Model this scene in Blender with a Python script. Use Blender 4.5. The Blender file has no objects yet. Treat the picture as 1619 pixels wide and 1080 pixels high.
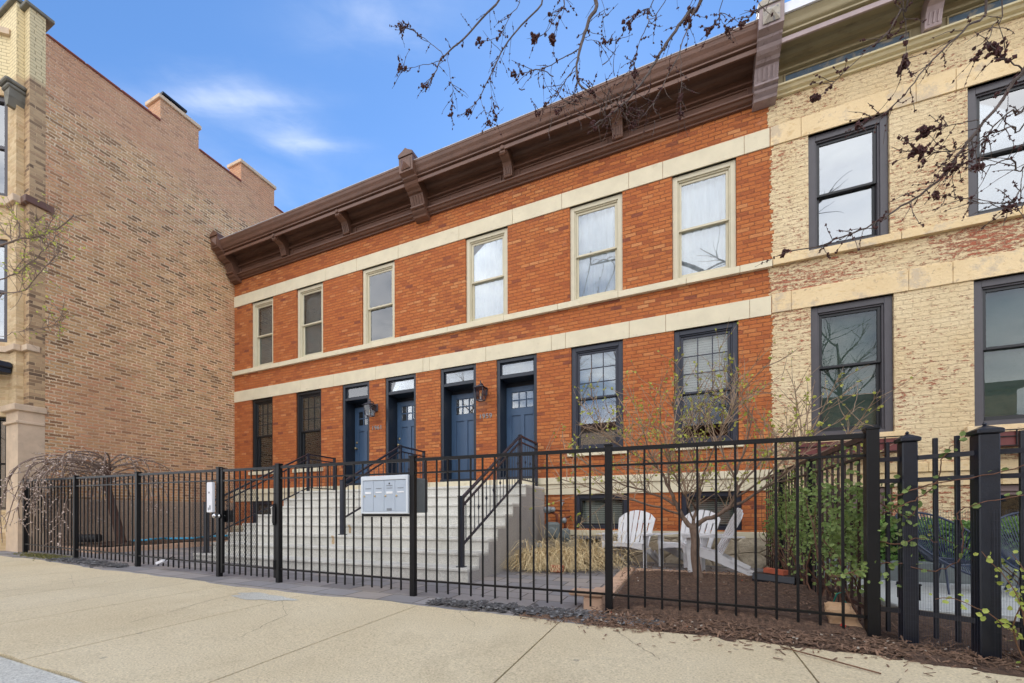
import bpy, math, random
from mathutils import Vector, Matrix
R = math.radians
random.seed(7)
S = bpy.context.scene
COL = S.collection

# ------------------------------------------------------------------ camera
F_PX, W_PX = 640.5, 1619.0
YAW, PITCH, ROLL = R(-22.67), R(0.24), R(-0.157)
fw = Vector((math.sin(YAW)*math.cos(PITCH), math.cos(YAW)*math.cos(PITCH), math.sin(PITCH)))
r0 = Vector((math.cos(YAW), -math.sin(YAW), 0)); u0 = r0.cross(fw)
rt = r0*math.cos(ROLL)+u0*math.sin(ROLL); up = u0*math.cos(ROLL)-r0*math.sin(ROLL)
cam = bpy.data.cameras.new('camera'); camo = bpy.data.objects.new('camera', cam); COL.objects.link(camo)
camo.matrix_world = Matrix((( rt.x, up.x, -fw.x, 0), (rt.y, up.y, -fw.y, 0), (rt.z, up.z, -fw.z, 0), (0, 0, 0, 1)))
cam.sensor_width = 36; cam.lens = 36*F_PX/W_PX; cam.shift_y = (809.65-540)/W_PX
cam.clip_start = 0.05; cam.clip_end = 2000
S.camera = camo

# ------------------------------------------------------------------ node helper
class NT:
    def __init__(s, tree): s.t = tree; s.n = tree.nodes; s.l = tree.links
    def node(s, typ, **kw):
        n = s.n.new(typ)
        for k, v in kw.items(): setattr(n, k, v)
        return n
    def put(s, sock, v):
        if isinstance(v, bpy.types.NodeSocket): s.l.new(v, sock)
        elif v is not None:
            if isinstance(v, (tuple, list)) and len(v) == 3 and sock.type == 'RGBA': v = (*v, 1)
            sock.default_value = v
    def m(s, op, a, b=None, c=None, clamp=False):
        n = s.node('ShaderNodeMath', operation=op, use_clamp=clamp)
        s.put(n.inputs[0], a); s.put(n.inputs[1], b); s.put(n.inputs[2], c); return n.outputs[0]
    def vm(s, op, a, b=None, out=0):
        n = s.node('ShaderNodeVectorMath', operation=op)
        s.put(n.inputs[0], a); s.put(n.inputs[1], b); return n.outputs[out]
    def mr(s, v, a, b, c=0., d=1., smooth=False):
        n = s.node('ShaderNodeMapRange'); n.clamp = True
        if smooth: n.interpolation_type = 'SMOOTHSTEP'
        for i, x in enumerate((v, a, b, c, d)): s.put(n.inputs[i], x)
        return n.outputs[0]
    def noise(s, vec, scale, detail=4., rough=.55, dist=0., out='Fac'):
        n = s.node('ShaderNodeTexNoise'); s.put(n.inputs['Vector'], vec)
        n.inputs['Scale'].default_value = scale; n.inputs['Detail'].default_value = detail
        n.inputs['Roughness'].default_value = rough; n.inputs['Distortion'].default_value = dist
        return n.outputs[out]
    def mix(s, f, a, b, mode='MIX'):
        n = s.node('ShaderNodeMix', data_type='RGBA', blend_type=mode)
        s.put(n.inputs['Factor'], f); s.put(n.inputs[6], a); s.put(n.inputs[7], b); return n.outputs[2]
    def ramp(s, f, stops, const=False):
        n = s.node('ShaderNodeValToRGB'); e = n.color_ramp
        if const: e.interpolation = 'CONSTANT'
        while len(e.elements) < len(stops): e.elements.new(.5)
        for el, (p, c) in zip(e.elements, stops): el.position = p; el.color = (*c, 1)
        s.put(n.inputs[0], f); return n.outputs[0]
    def sep(s, v):
        n = s.node('ShaderNodeSeparateXYZ'); s.put(n.inputs[0], v); return n.outputs
    def comb(s, x, y, z):
        n = s.node('ShaderNodeCombineXYZ')
        for i, v in enumerate((x, y, z)): s.put(n.inputs[i], v)
        return n.outputs[0]
    def pos(s): return s.node('ShaderNodeNewGeometry').outputs['Position']
    def scl(s, v, k): return s.vm('MULTIPLY', v, k)
    def bump(s, h, dist=.01, strength=1., normal=None):
        n = s.node('ShaderNodeBump'); s.put(n.inputs['Height'], h)
        n.inputs['Distance'].default_value = dist; n.inputs['Strength'].default_value = strength
        if normal is not None: s.put(n.inputs['Normal'], normal)
        return n.outputs[0]
def srgb(r, g, b):
    f = lambda c: (c/255/12.92) if c/255 <= .04045 else ((c/255+.055)/1.055)**2.4
    return (f(r), f(g), f(b))
def newmat(name):
    m = bpy.data.materials.new(name); m.use_nodes = True; t = NT(m.node_tree)
    return m, t, m.node_tree.nodes['Principled BSDF']

# ------------------------------------------------------------------ world, sun, exposure
SUN_EL, SUN_AZ = R(46), R(-14)         # azimuth measured from +Y towards +X
w = bpy.data.worlds.new('World'); S.world = w; w.use_nodes = True
T = NT(w.node_tree); bg = w.node_tree.nodes['Background']
sky = T.node('ShaderNodeTexSky', sky_type='NISHITA'); sky.sun_disc = False
sky.sun_elevation = SUN_EL; sky.sun_rotation = SUN_AZ
sky.air_density = 1.0; sky.dust_density = 0.05; sky.ozone_density = 2.5
D = T.node('ShaderNodeTexCoord').outputs['Generated']
dx, dy, dz = T.sep(D)
hz = T.m('ADD', T.m('MAXIMUM', dz, 0.0), .12)
plane = T.comb(T.m('DIVIDE', dx, hz), T.m('DIVIDE', dy, hz), 0.)
cl = T.noise(plane, .9, 7, .6, .3)
rear = T.mr(dy, .15, -.35, smooth=True)
cover = T.mr(T.m('ADD', cl, T.m('MULTIPLY', rear, .34)), .62, .86, smooth=True)
cover = T.m('MULTIPLY', cover, rear)
def pdir(x, y): return (fw + rt*(x-809.5)/F_PX - up*(y-809.65)/F_PX).normalized()
wn = T.noise(T.vm('MULTIPLY', D, (4., 4., 13.)), 1.5, 6, .55, .25)
wisp = None; TILT = .95
for (px, py, sa, sb, k) in ((345, 150, .085, .022, .34), (400, 158, .10, .011, .24), (455, 215, .045, .02, .30), (500, 230, .07, .008, .26), (610, 26, .12, .03, .26), (440, 300, .18, .06, .16), (250, 175, .16, .03, .10)):
    c = pdir(px, py); a = (rt-c*rt.dot(c)).normalized(); b = c.cross(a)
    aa = T.m('DIVIDE', T.vm('DOT_PRODUCT', D, tuple(a), 1), sa); bb = T.m('DIVIDE', T.vm('DOT_PRODUCT', D, tuple(b), 1), sb)
    nn_ = T.noise(T.comb(aa, bb, px*.1), 1.3, 6, .6, .5); bb = T.m('ADD', bb, T.m('MULTIPLY', T.m('SUBTRACT', nn_, .5), 1.5))
    front = T.mr(T.vm('DOT_PRODUCT', D, tuple(c), 1), .5, .7)
    g = T.m('POWER', 2.718, T.m('MULTIPLY', T.m('ADD', T.m('MULTIPLY', aa, aa), T.m('MULTIPLY', bb, bb)), -1.))
    g = T.m('MULTIPLY', T.m('MULTIPLY', g, front), k)
    wisp = g if wisp is None else T.m('ADD', wisp, g)
wisp = T.m('MULTIPLY', wisp, T.mr(wn, .3, .68))
skyb = T.vm('MINIMUM', T.vm('MULTIPLY', sky.outputs[0], (.84, 1.12, 1.36)), (2.3, 3.75, 7.0))
skyc = T.mix(T.m('MINIMUM', wisp, .8), skyb, (7.5, 8., 9.))
cshade = T.mr(T.noise(plane, 2.3, 6, .6, .2), .3, .7)
cloudc = T.mix(cshade, (13.5, 14.0, 15.2), (19.5, 19.3, 19.0))
skyc = T.mix(cover, skyc, cloudc)
T.put(bg.inputs['Color'], skyc); bg.inputs['Strength'].default_value = 0.12
sl = bpy.data.lights.new('sun', 'SUN'); sl.energy = 3.0; sl.angle = R(.5); sl.color = (1, .94, .86)
so = bpy.data.objects.new('sun', sl); COL.objects.link(so)
sd = Vector((math.sin(SUN_AZ)*math.cos(SUN_EL), math.cos(SUN_AZ)*math.cos(SUN_EL), math.sin(SUN_EL)))
so.rotation_euler = sd.to_track_quat('Z', 'Y').to_euler(); so.location = sd*30
S.view_settings.view_transform = 'Standard'; S.view_settings.look = 'None'
S.view_settings.gamma = 1; S.view_settings.exposure = 0.32
S.render.engine = 'CYCLES'; S.cycles.max_bounces = 8; S.cycles.transparent_max_bounces = 24
S.render.resolution_x = 1024; S.render.resolution_y = 683

# ------------------------------------------------------------------ materials
def simple(name, col, rough=.6, var=.12, scale=8., bump=0., bscale=40., metal=0., spec=.5, stretch=(1, 1, 1), dirt=None):
    m, t, p = newmat(name)
    ps = t.scl(t.pos(), stretch)
    n = t.noise(ps, scale, 5, .6)
    c = t.mix(t.mr(n, .3, .7), tuple(x*(1-var) for x in col), tuple(min(1, x*(1+var)) for x in col))
    if dirt:
        c = t.mix(t.mr(t.noise(ps, dirt[1], 6, .65), dirt[2], dirt[2]+.15, 0, dirt[3]), c, dirt[0])
    t.put(p.inputs['Base Color'], c); p.inputs['Roughness'].default_value = rough
    p.inputs['Metallic'].default_value = metal; p.inputs['Specular IOR Level'].default_value = spec
    if bump:
        t.put(p.inputs['Normal'], t.bump(t.noise(ps, bscale, 5, .65), bump))
    return m
def brick(name, pal, mortar, bw=.205, bh=.0705, mw=.007, bump=.006, rag=.006, over=None, mvar=.25, rough=.85, soft=.012):
    m, t, p = newmat(name)
    P = t.pos(); x, y, z = t.sep(P)
    wob = t.noise(P, 3., 3)
    wob2 = t.noise(P, 30., 3)
    u = t.m('ADD', t.m('ADD', x, y), t.m('MULTIPLY', wob2, .018)); v = t.m('ADD', z, t.m('MULTIPLY', wob, .012))
    vr = t.m('DIVIDE', v, bh); row = t.m('FLOOR', vr)
    rr = t.node('ShaderNodeTexWhiteNoise', noise_dimensions='1D'); t.put(rr.inputs['W'], row)
    off = t.m('ADD', t.m('MULTIPLY', t.m('MODULO', t.m('ABSOLUTE', row), 2.), .5), t.m('MULTIPLY', rr.outputs[0], .22))
    uu = t.m('ADD', t.m('DIVIDE', u, bw), off); cl_ = t.m('FLOOR', uu)
    fu = t.m('SUBTRACT', uu, cl_); fv = t.m('SUBTRACT', vr, row)
    du = t.m('MULTIPLY', t.m('MINIMUM', fu, t.m('SUBTRACT', 1., fu)), bw)
    dv = t.m('MULTIPLY', t.m('MINIMUM', fv, t.m('SUBTRACT', 1., fv)), bh)
    fine = t.noise(P, 55., 4, .6)
    d = t.m('ADD', t.m('MINIMUM', du, dv), t.m('MULTIPLY', t.m('SUBTRACT', fine, .5), rag*2))
    mask = t.mr(d, mw*.4, mw*.4+soft*.6, 0, 1, True)
    wn_ = t.node('ShaderNodeTexWhiteNoise', noise_dimensions='2D'); t.put(wn_.inputs['Vector'], t.comb(cl_, row, 0.))
    rnd = wn_.outputs['Value']
    c = t.ramp(rnd, pal)
    big = t.noise(P, .6, 4, .6)
    st = t.noise(t.scl(P, (1, 1, 3.2)), 9., 5, .65)
    c = t.mix(t.mr(st, .35, .75, 0, .5), c, t.scl(c, (.62, .62, .62)))
    c = t.mix(t.mr(big, .3, .7, 0, .22), c, t.scl(c, (1.25, 1.2, 1.12)))
    mo = t.mix(t.mr(t.noise(P, 4., 5, .6), .3, .7, 0, 1), tuple(k*(1-mvar) for k in mortar), tuple(min(1, k*(1+mvar)) for k in mortar))
    c = t.mix(mask, mo, c)
    h = t.m('ADD', t.m('MULTIPLY', mask, t.m('ADD', .7, t.m('MULTIPLY', rnd, .5))), t.m('MULTIPLY', fine, .55))
    if over: c, h = over(t, P, x, y, z, c, h, mask, fine, st)
    t.put(p.inputs['Base Color'], c); p.inputs['Roughness'].default_value = rough
    p.inputs['Specular IOR Level'].default_value = .25
    t.put(p.inputs['Normal'], t.bump(h, bump))
    return m
M = {}
def orange_over(t, P, x, y, z, c, h, mask, fine, st):
    q = t.noise(t.scl(P, (1, 1, 4.5)), 7., 6, .72); q2 = t.noise(t.scl(P, (1, 1, 5)), 26., 4, .7)
    c = t.mix(t.mr(q, .52, .72, 0, .55), c, srgb(214, 128, 66)); c = t.mix(t.mr(q, .46, .3, 0, .5), c, srgb(158, 86, 60))
    c = t.mix(t.mr(q2, .5, .72, 0, .45), c, srgb(140, 78, 58)); c = t.mix(t.mr(q2, .44, .32, 0, .35), c, srgb(222, 146, 92))
    c = t.mix(t.mr(t.noise(P, .45, 3), .4, .7, 0, .25), c, srgb(196, 104, 58))
    run = t.noise(t.scl(P, (1, 1, .16)), 5.5, 5, .7); c = t.mix(t.mr(run, .55, .72, 0, .32), c, t.scl(c, (.66, .62, .6))); c = t.mix(t.mr(t.noise(P, 1.9, 6, .7), .62, .74, 0, .35), c, srgb(214, 160, 126))
    return c, t.m('ADD', h, t.m('MULTIPLY', q2, .8))
M['orange_brick'] = brick('orange_brick', [(0, srgb(122, 74, 64)), (.03, srgb(164, 94, 60)), (.25, srgb(190, 112, 66)), (.7, srgb(200, 122, 70)), (.93, srgb(204, 132, 80)), (1, srgb(218, 152, 100))],
                          srgb(170, 106, 76), mw=.004, rag=.011, bump=.016, over=orange_over)
def side_over(t, P, x, y, z, c, h, mask, fine, st):
    # dark weathered bricks, pink re-laid bricks near the parapet, pale mortar smears
    hi = t.mr(t.m('ADD', z, t.m('MULTIPLY', t.noise(P, .8, 4), 1.2)), 9.3, 10.0)
    sm_ = t.mr(t.noise(t.scl(P, (1, 1, 4)), 3.2, 6, .7),   .56, .74, 0, .45); c = t.mix(sm_, c, srgb(116, 90, 70))
    c = t.mix(t.m('MULTIPLY', hi, .55), c, t.mix(st, srgb(218, 172, 142), srgb(204, 152, 122)))
    c = t.mix(t.mr(t.noise(P, 1.7, 6, .7), .58, .75, 0, .45), c, srgb(206, 182, 148))
    c = t.mix(t.mr(t.noise(t.scl(P, (1, 1, .5)), .5, 4, .6), .52, .66, 0, .4), c, t.scl(c, (.86, .84, .82))); c = t.mix(t.mr(t.noise(P, .35, 3), .5, .62, 0, .35), c, srgb(206, 150, 116))
    lo = t.mr(z, .33, .36, 1, 0)
    c = t.mix(lo, c, t.mix(t.noise(P, 1.2, 6, .6), srgb(158, 138, 122), srgb(196, 172, 150)))
    return c, h
M['common_brick'] = brick('common_brick', [(0, srgb(124, 96, 72)), (.1, srgb(156, 120, 86)), (.25, srgb(194, 152, 110)), (.55, srgb(214, 172, 124)), (.72, srgb(222, 166, 126)), (.86, srgb(200, 147, 110)), (1, srgb(232, 193, 145))],
                          srgb(234, 210, 178), bw=.2, bh=.070, mw=.013, rag=.024, bump=.016, over=side_over, soft=.018)
M['buff_brick'] = brick('buff_brick', [(0, srgb(196, 168, 128)), (.4, srgb(214, 190, 150)), (.8, srgb(222, 200, 162)), (1, srgb(204, 174, 136))],
                        srgb(210, 186, 150), mw=.004, rag=.003, bump=.004,
                        over=lambda t, P, x, y, z, c, h, mask, fine, st: (t.mix(t.mr(z, 9.0, 9.12), c, t.mix(mask, srgb(176, 158, 124), srgb(230, 214, 172))), h))
M['soot_brick'] = brick('soot_brick', [(0, srgb(112, 94, 78)), (.25, srgb(172, 144, 112)), (.7, srgb(200, 172, 134)), (1, srgb(170, 142, 112))],
                        srgb(194, 168, 134), mw=.004, rag=.004, bump=.005,
                        over=lambda t, P, x, y, z, c, h, mask, fine, st: (t.mix(t.mr(z, 9.0, 9.12), c, t.mix(mask, srgb(166, 148, 114), srgb(220, 204, 162))), h))
def paint_over(t, P, x, y, z, c, h, mask, fine, st):
    Ps = t.scl(P, (1, 1, 3.0))
    a = t.noise(Ps, 8.5, 8, .78); b = t.noise(P, .9, 3, .5); e = t.noise(Ps, 30., 5, .75)
    k = t.m('ADD', t.m('MULTIPLY', a, .80), t.m('ADD', t.m('MULTIPLY', b, .26), t.m('MULTIPLY', e, .36)))
    band = t.mr(t.m('ABSOLUTE', t.m('SUBTRACT', z, 3.85)), .0, .5, .045, 0.)
    low = t.mr(z, 1.2, -.4, 0., .05)
    k = t.m('ADD', k, t.m('ADD', band, low))
    peel = t.mr(k, .765, .785, 0, .95)
    paint = t.mix(t.mr(t.noise(P, 1.3, 5, .6), .3, .7), srgb(238, 212, 166), srgb(248, 227, 186))
    paint = t.mix(t.mr(e, .5, .8, 0, .35), paint, srgb(222, 188, 138))
    red = t.mix(mask, srgb(176, 130, 104), t.mix(fine, srgb(200, 112, 82), srgb(168, 88, 66)))
    pits = t.mr(t.noise(t.scl(P, (1, 1, 2.5)), 26., 4, .75), .62, .68, 0, .6)
    paint = t.mix(pits, paint, srgb(150, 112, 86))
    str_ = t.noise(t.scl(P, (1, 1, 5)), 12., 5, .7)
    return t.mix(peel, paint, red), t.m('SUBTRACT', t.m('ADD', t.m('MULTIPLY', h, .55), t.m('MULTIPLY', str_, 1.5)), t.m('MULTIPLY', peel, .25))
M['painted_brick'] = brick('painted_brick', [(0, (.3, .1, .06)), (1, (.4, .15, .08))], srgb(226, 206, 172), mw=.005, rag=.014, bump=.018, over=paint_over, rough=.6)
M['stone_cream'] = simple('stone_cream', srgb(222, 212, 184), .75, .07, 3., .004, 60., dirt=(srgb(186, 172, 140), 7., .6, .5))
def stonep():
    m, t, p = newmat('painted_stone')
    P = t.pos(); n = t.noise(P, 2.2, 7, .7)
    c = t.mix(t.mr(t.noise(P, 1.1, 4), .35, .65), srgb(226, 200, 154), srgb(238, 214, 170))
    c = t.mix(t.mr(n, .50, .58, 0, .7), c, srgb(190, 174, 152)); c = t.mix(t.mr(t.noise(t.scl(P, (1, 1, 2)), 5, 7, .75), .56, .62, 0, .6), c, srgb(208, 176, 124))
    c = t.mix(t.mr(t.noise(P, 14, 6, .7), .6, .68, 0, .55), c, srgb(150, 126, 108))
    t.put(p.inputs['Base Color'], c); p.inputs['Roughness'].default_value = .7
    t.put(p.inputs['Normal'], t.bump(t.noise(P, 30, 6, .65), .012)); return m
M['painted_stone'] = stonep()
M['joint'] = simple('joint', srgb(150, 138, 116), .9)
M['limestone'] = simple('limestone', srgb(206, 184, 158), .8, .12, 4., .004, 50., dirt=(srgb(150, 132, 118), 3., .58, .6))
M['cornice_brown'] = simple('cornice_brown', srgb(108, 78, 64), .5, .2, 5., .002, 50., stretch=(.4, 1, 1), dirt=(srgb(92, 68, 58), 6., .55, .5))
M['cornice_worn'] = simple('cornice_worn', srgb(150, 134, 134), .6, .16, 5., .003, 50., dirt=(srgb(92, 68, 62), 9., .56, .8))
M['worn_panel'] = simple('worn_panel', srgb(170, 162, 148), .7, .15, 14., .003, dirt=(srgb(110, 112, 124), 12., .5, .9))
M['cornice_olive'] = simple('cornice_olive', srgb(160, 148, 116), .5, .12, 5., .002, 50., stretch=(.4, 1, 1), dirt=(srgb(112, 100, 74), 6., .55, .6))
M['cornice_cream'] = simple('cornice_cream', srgb(214, 202, 164), .5, .08, 5., .002)
M['cornice_mauve'] = simple('cornice_mauve', srgb(170, 152, 152), .5, .1, 6., .002)
M['frieze_blue'] = simple('frieze_blue', srgb(80, 98, 114), .5, .15, 10., .003, 60., dirt=(srgb(150, 140, 122), 9., .52, .9))
M['flashing'] = simple('flashing', srgb(176, 176, 180), .5, .1, 3., dirt=(srgb(110, 100, 98), 4., .55, .7))
M['flash_white'] = simple('flash_white', srgb(222, 226, 236), .5, .05)
M['coping_clay'] = simple('coping_clay', srgb(132, 74, 58), .6, .25, 3.)
M['coping_grey'] = simple('coping_grey', srgb(120, 118, 108), .8, .15, 4., .003, dirt=(srgb(70, 68, 62), 5., .5, .7))
M['roof'] = simple('roof', (.1, .1, .1), .9)
M['cream_frame'] = simple('cream_frame', srgb(206, 198, 172), .45, .05, 5., .0008)
M['navy'] = simple('navy', srgb(30, 38, 50), .35, .14, 6., .0008)
M['black_frame'] = simple('black_frame', srgb(26, 28, 32), .4, .15, 6.)
M['grey_frame'] = simple('grey_frame', srgb(74, 71, 76), .4, .08, 6., .0008)
M['navy_frame'] = simple('navy_frame', srgb(42, 46, 60), .35, .1, 6., .0008)
M['door_blue'] = simple('door_blue', srgb(64, 90, 120), .38, .14, 2.2, .0006, 90., stretch=(1, 1, .5), dirt=(srgb(50, 74, 108), 3., .56, .6))
M['iron'] = simple('iron', srgb(11, 12, 15), .42, .2, 14., .0008, 120., spec=.35)
M['iron_navy'] = simple('iron_navy', srgb(20, 25, 36), .34, .25, 10., .001, 90., dirt=(srgb(70, 80, 98), 7., .66, .4))
M['rail_iron'] = simple('rail_iron', srgb(32, 37, 50), .35, .15, 10., .0008)
M['rust_iron'] = simple('rust_iron', srgb(58, 42, 38), .6, .3, 9., .002, dirt=(srgb(92, 58, 44), 10., .5, .6))
M['steel'] = simple('steel', (.55, .55, .55), .25, .1, metal=1.)
M['brass'] = simple('brass', srgb(200, 180, 140), .3, .1, metal=1.)
M['mail_metal'] = simple('mail_metal', srgb(172, 184, 198), .4, .05, 4., .0005, metal=.0)
M['mail_edge'] = simple('mail_edge', srgb(206, 214, 222), .4, .04, 4.)
M['label_white'] = simple('label_white', (.75, .77, .8), .5)
M['label_grey'] = simple('label_grey', (.2, .22, .25), .5)
M['white_paint'] = simple('white_paint', srgb(226, 228, 234), .5, .05, 5., .0006)
M['white_worn'] = simple('white_worn', srgb(218, 218, 220), .55, .06, 7., .001, dirt=(srgb(184, 182, 176), 8., .6, .4))
M['plank_gap'] = simple('plank_gap', (.03, .03, .03), .9)
M['blind'] = simple('blind', srgb(238, 238, 232), .6, .04)
M['blind_dim'] = simple('blind_dim', srgb(170, 178, 168), .6, .04)
M['curtain'] = simple('curtain', srgb(236, 238, 238), .9, .08, 5., .01, 6., stretch=(3, 1, .4))
M['screen'] = simple('screen', srgb(150, 152, 154), .8, .06, 60.)
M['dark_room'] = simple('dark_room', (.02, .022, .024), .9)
M['green_shade'] = simple('green_shade', srgb(84, 106, 96), .8, .12, 2.)
M['bulb'] = simple('bulb', srgb(250, 226, 170), .3, .02)
M['lamp_iron'] = simple('lamp_iron', srgb(58, 60, 72), .45, .12, 20.)
M['galv'] = simple('galv', srgb(146, 152, 156), .5, .15, 20., .002, metal=.2)
M['meter_grey'] = simple('meter_grey', srgb(112, 120, 120), .5, .12, 14., .002)
M['rust'] = simple('rust', srgb(112, 58, 40), .8, .25, 16., .003)
M['red_brick'] = simple('red_brick', srgb(176, 92, 66), .9, .15, 18., .004)
M['plastic_black'] = simple('plastic_black', srgb(30, 32, 38), .5, .15, 9., .002)
M['hose_blue'] = simple('hose_blue', srgb(60, 158, 196), .5, .08, 9.)
M['planter_red'] = simple('planter_red', srgb(104, 50, 48), .6, .2, 8., .002)
M['chair_cord'] = simple('chair_cord', srgb(42, 54, 76), .4, .1)
M['paper_bag'] = simple('paper_bag', srgb(186, 152, 118), .8, .08, 9., .006, 30.)
M['paper_print'] = simple('paper_print', srgb(190, 70, 60), .8)
M['green_string'] = simple('green_string', srgb(24, 120, 108), .6)
M['edging'] = simple('edging', srgb(202, 168, 142), .85, .1, 8., .004, 70., dirt=(srgb(150, 124, 104), 5., .56, .6))
M['slate'] = simple('slate', srgb(84, 83, 84), .6, .45, 22., .003, dirt=(srgb(176, 178, 182), 15., .54, .8))
M['chip'] = simple('chip', srgb(124, 98, 80), .9, .55, 17.)
M['pebble'] = simple('pebble', srgb(168, 158, 144), .8, .2, 13.)
M['red_chip'] = simple('red_chip', srgb(168, 88, 60), .8, .2)
M['straw'] = simple('straw', srgb(224, 198, 154), .8, .45, 60.)
M['bark'] = simple('bark', srgb(122, 102, 88), .9, .3, 18., .01, 45., stretch=(2, 2, .6))
M['bark_dark'] = simple('bark_dark', srgb(88, 64, 54), .9, .3, 14., .012, 40., stretch=(2, 2, .6))
M['twig'] = simple('twig', srgb(124, 106, 94), .8, .25, 12.)
M['twig_brown'] = simple('twig_brown', srgb(112, 82, 62), .8, .25, 12.)
M['twig_grey'] = simple('twig_grey', srgb(84, 74, 70), .8, .3, 9.)
M['twig_dark'] = simple('twig_dark', srgb(88, 76, 70), .8, .4, 9.)
M['vine_stem'] = simple('vine_stem', srgb(106, 74, 58), .8, .25, 12.)
M['bud_red'] = simple('bud_red', srgb(72, 36, 34), .7, .4, 40.)
M['bud_pale'] = simple('bud_pale', srgb(214, 196, 184), .7, .25, 30.)
def leafmat(name, a, b, sc=9.):
    m, t, p = newmat(name); P = t.pos()
    c = t.mix(t.mr(t.noise(P, sc, 3), .32, .68), a, b); t.put(p.inputs['Base Color'], c)
    p.inputs['Roughness'].default_value = .5; p.inputs['Specular IOR Level'].default_value = .3
    tr = t.node('ShaderNodeBsdfTranslucent'); t.put(tr.inputs[0], c)
    mx = t.node('ShaderNodeMixShader'); mx.inputs[0].default_value = .35
    out = t.n['Material Output']; t.l.new(p.outputs[0], mx.inputs[1]); t.l.new(tr.outputs[0], mx.inputs[2]); t.l.new(mx.outputs[0], out.inputs[0])
    return m
M['leaf_bud'] = leafmat('leaf_bud', srgb(166, 176, 70), srgb(194, 196, 104))
M['leaf_vine'] = leafmat('leaf_vine', srgb(100, 122, 68), srgb(158, 178, 106), 18.)
M['leaf_lime'] = leafmat('leaf_lime', srgb(150, 168, 72), srgb(196, 204, 112), 14.)
M['leaf_hedge'] = leafmat('leaf_hedge', srgb(76, 112, 60), srgb(128, 164, 84), 7.)
M['moss'] = leafmat('moss', srgb(104, 112, 60), srgb(150, 140, 92), 20.)
def glassmat(name, tint, refl, rough=.0):
    m, t, p = newmat(name); t.n.remove(p)
    gl = t.node('ShaderNodeBsdfGlossy'); gl.inputs['Roughness'].default_value = rough; gl.inputs[0].default_value = (.95, .97, 1, 1)
    P = t.pos()
    tr = t.node('ShaderNodeBsdfTransparent'); tr.inputs[0].default_value = (*tint, 1)
    lw = t.node('ShaderNodeFresnel'); lw.inputs[0].default_value = 1.5
    f = t.m('ADD', t.m('MULTIPLY', lw.outputs[0], .9), refl, clamp=True)
    mx = t.node('ShaderNodeMixShader'); t.put(mx.inputs[0], f); t.l.new(tr.outputs[0], mx.inputs[1]); t.l.new(gl.outputs[0], mx.inputs[2])
    t.l.new(mx.outputs[0], t.n['Material Output'].inputs[0]); return m
M['glass'] = glassmat('glass', (.92, .94, .94), .0)
M['glass_strong'] = glassmat('glass_strong', (.5, .55, .58), .22)
M['glass_mid'] = glassmat('glass_mid', (.90, .93, .94), .10)
M['glass_lamp'] = glassmat('glass_lamp', (.85, .88, .9), .03)
def concrete(name, a, b, crack=True, agg=1., stain=None):
    m, t, p = newmat(name); P = t.pos()
    c = t.mix(t.mr(t.noise(P, .8, 6, .6), .3, .7), a, b)
    if name == 'sidewalk':
        sx = t.m('FLOOR', t.m('DIVIDE', t.m('ADD', t.sep(P)[0], .94+15.6), 1.53)); w1 = t.node('ShaderNodeTexWhiteNoise', noise_dimensions='1D'); t.put(w1.inputs['W'], sx)
        c = t.mix(t.m('MULTIPLY', w1.outputs[0], .5), c, t.scl(c, (.84, .85, .88)))
        c = t.mix(t.mr(t.noise(P, 1.7, 8, .72, .4), .56, .66, 0, .35), c, t.scl(c, (.72, .70, .67)))
        v = t.node('ShaderNodeTexVoronoi'); t.put(v.inputs['Vector'], P); v.inputs['Scale'].default_value = 2.1
        c = t.mix(t.mr(v.outputs['Distance'], .05, .035, 0, .45), c, (.16, .15, .14))
    if name == 'steps':
        c = t.mix(t.mr(t.noise(t.scl(P, (1, 1, .35)), 4.5, 7, .7), .52, .7, 0, .5), c, t.scl(c, (.66, .65, .62)))
    sp = t.noise(P, 75., 3, .7); s2 = t.noise(P, 30., 4, .7)
    c = t.mix(t.mr(sp, .53, .66, 0, .7*agg), c, t.scl(c, (.58, .57, .56)))
    c = t.mix(t.mr(sp, .45, .33, 0, .7*agg), c, t.scl(c, (1.35, 1.35, 1.35)))
    c = t.mix(t.mr(s2, .55, .75, 0, .3), c, t.scl(c, (.7, .7, .72)))
    st = t.noise(t.scl(P, (1, 1, 1)), 2.6, 7, .7, .6)
    c = t.mix(t.mr(st, .6, .72, 0, .28), c, stain or tuple(x*.6 for x in a))
    t.put(p.inputs['Base Color'], c); p.inputs['Roughness'].default_value = .85; p.inputs['Specular IOR Level'].default_value = .3
    t.put(p.inputs['Normal'], t.bump(t.m('ADD', sp, s2), .004)); return m
M['sidewalk'] = concrete('sidewalk', srgb(208, 191, 156), srgb(222, 207, 174))
M['apron'] = concrete('apron', srgb(184, 182, 172), srgb(204, 203, 194), agg=1.3)
M['steps'] = concrete('steps', srgb(200, 198, 190), srgb(220, 218, 210), agg=.9)
M['stucco'] = concrete('stucco', srgb(158, 154, 150), srgb(178, 174, 168), agg=.9)
M['patio_con'] = concrete('patio_con', srgb(170, 174, 174), srgb(192, 196, 194), agg=.5)
M['asphalt'] = concrete('asphalt', (.05, .05, .05), (.07, .07, .07))
M['earth'] = concrete('earth', (.09, .075, .05), (.14, .12, .08))
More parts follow.
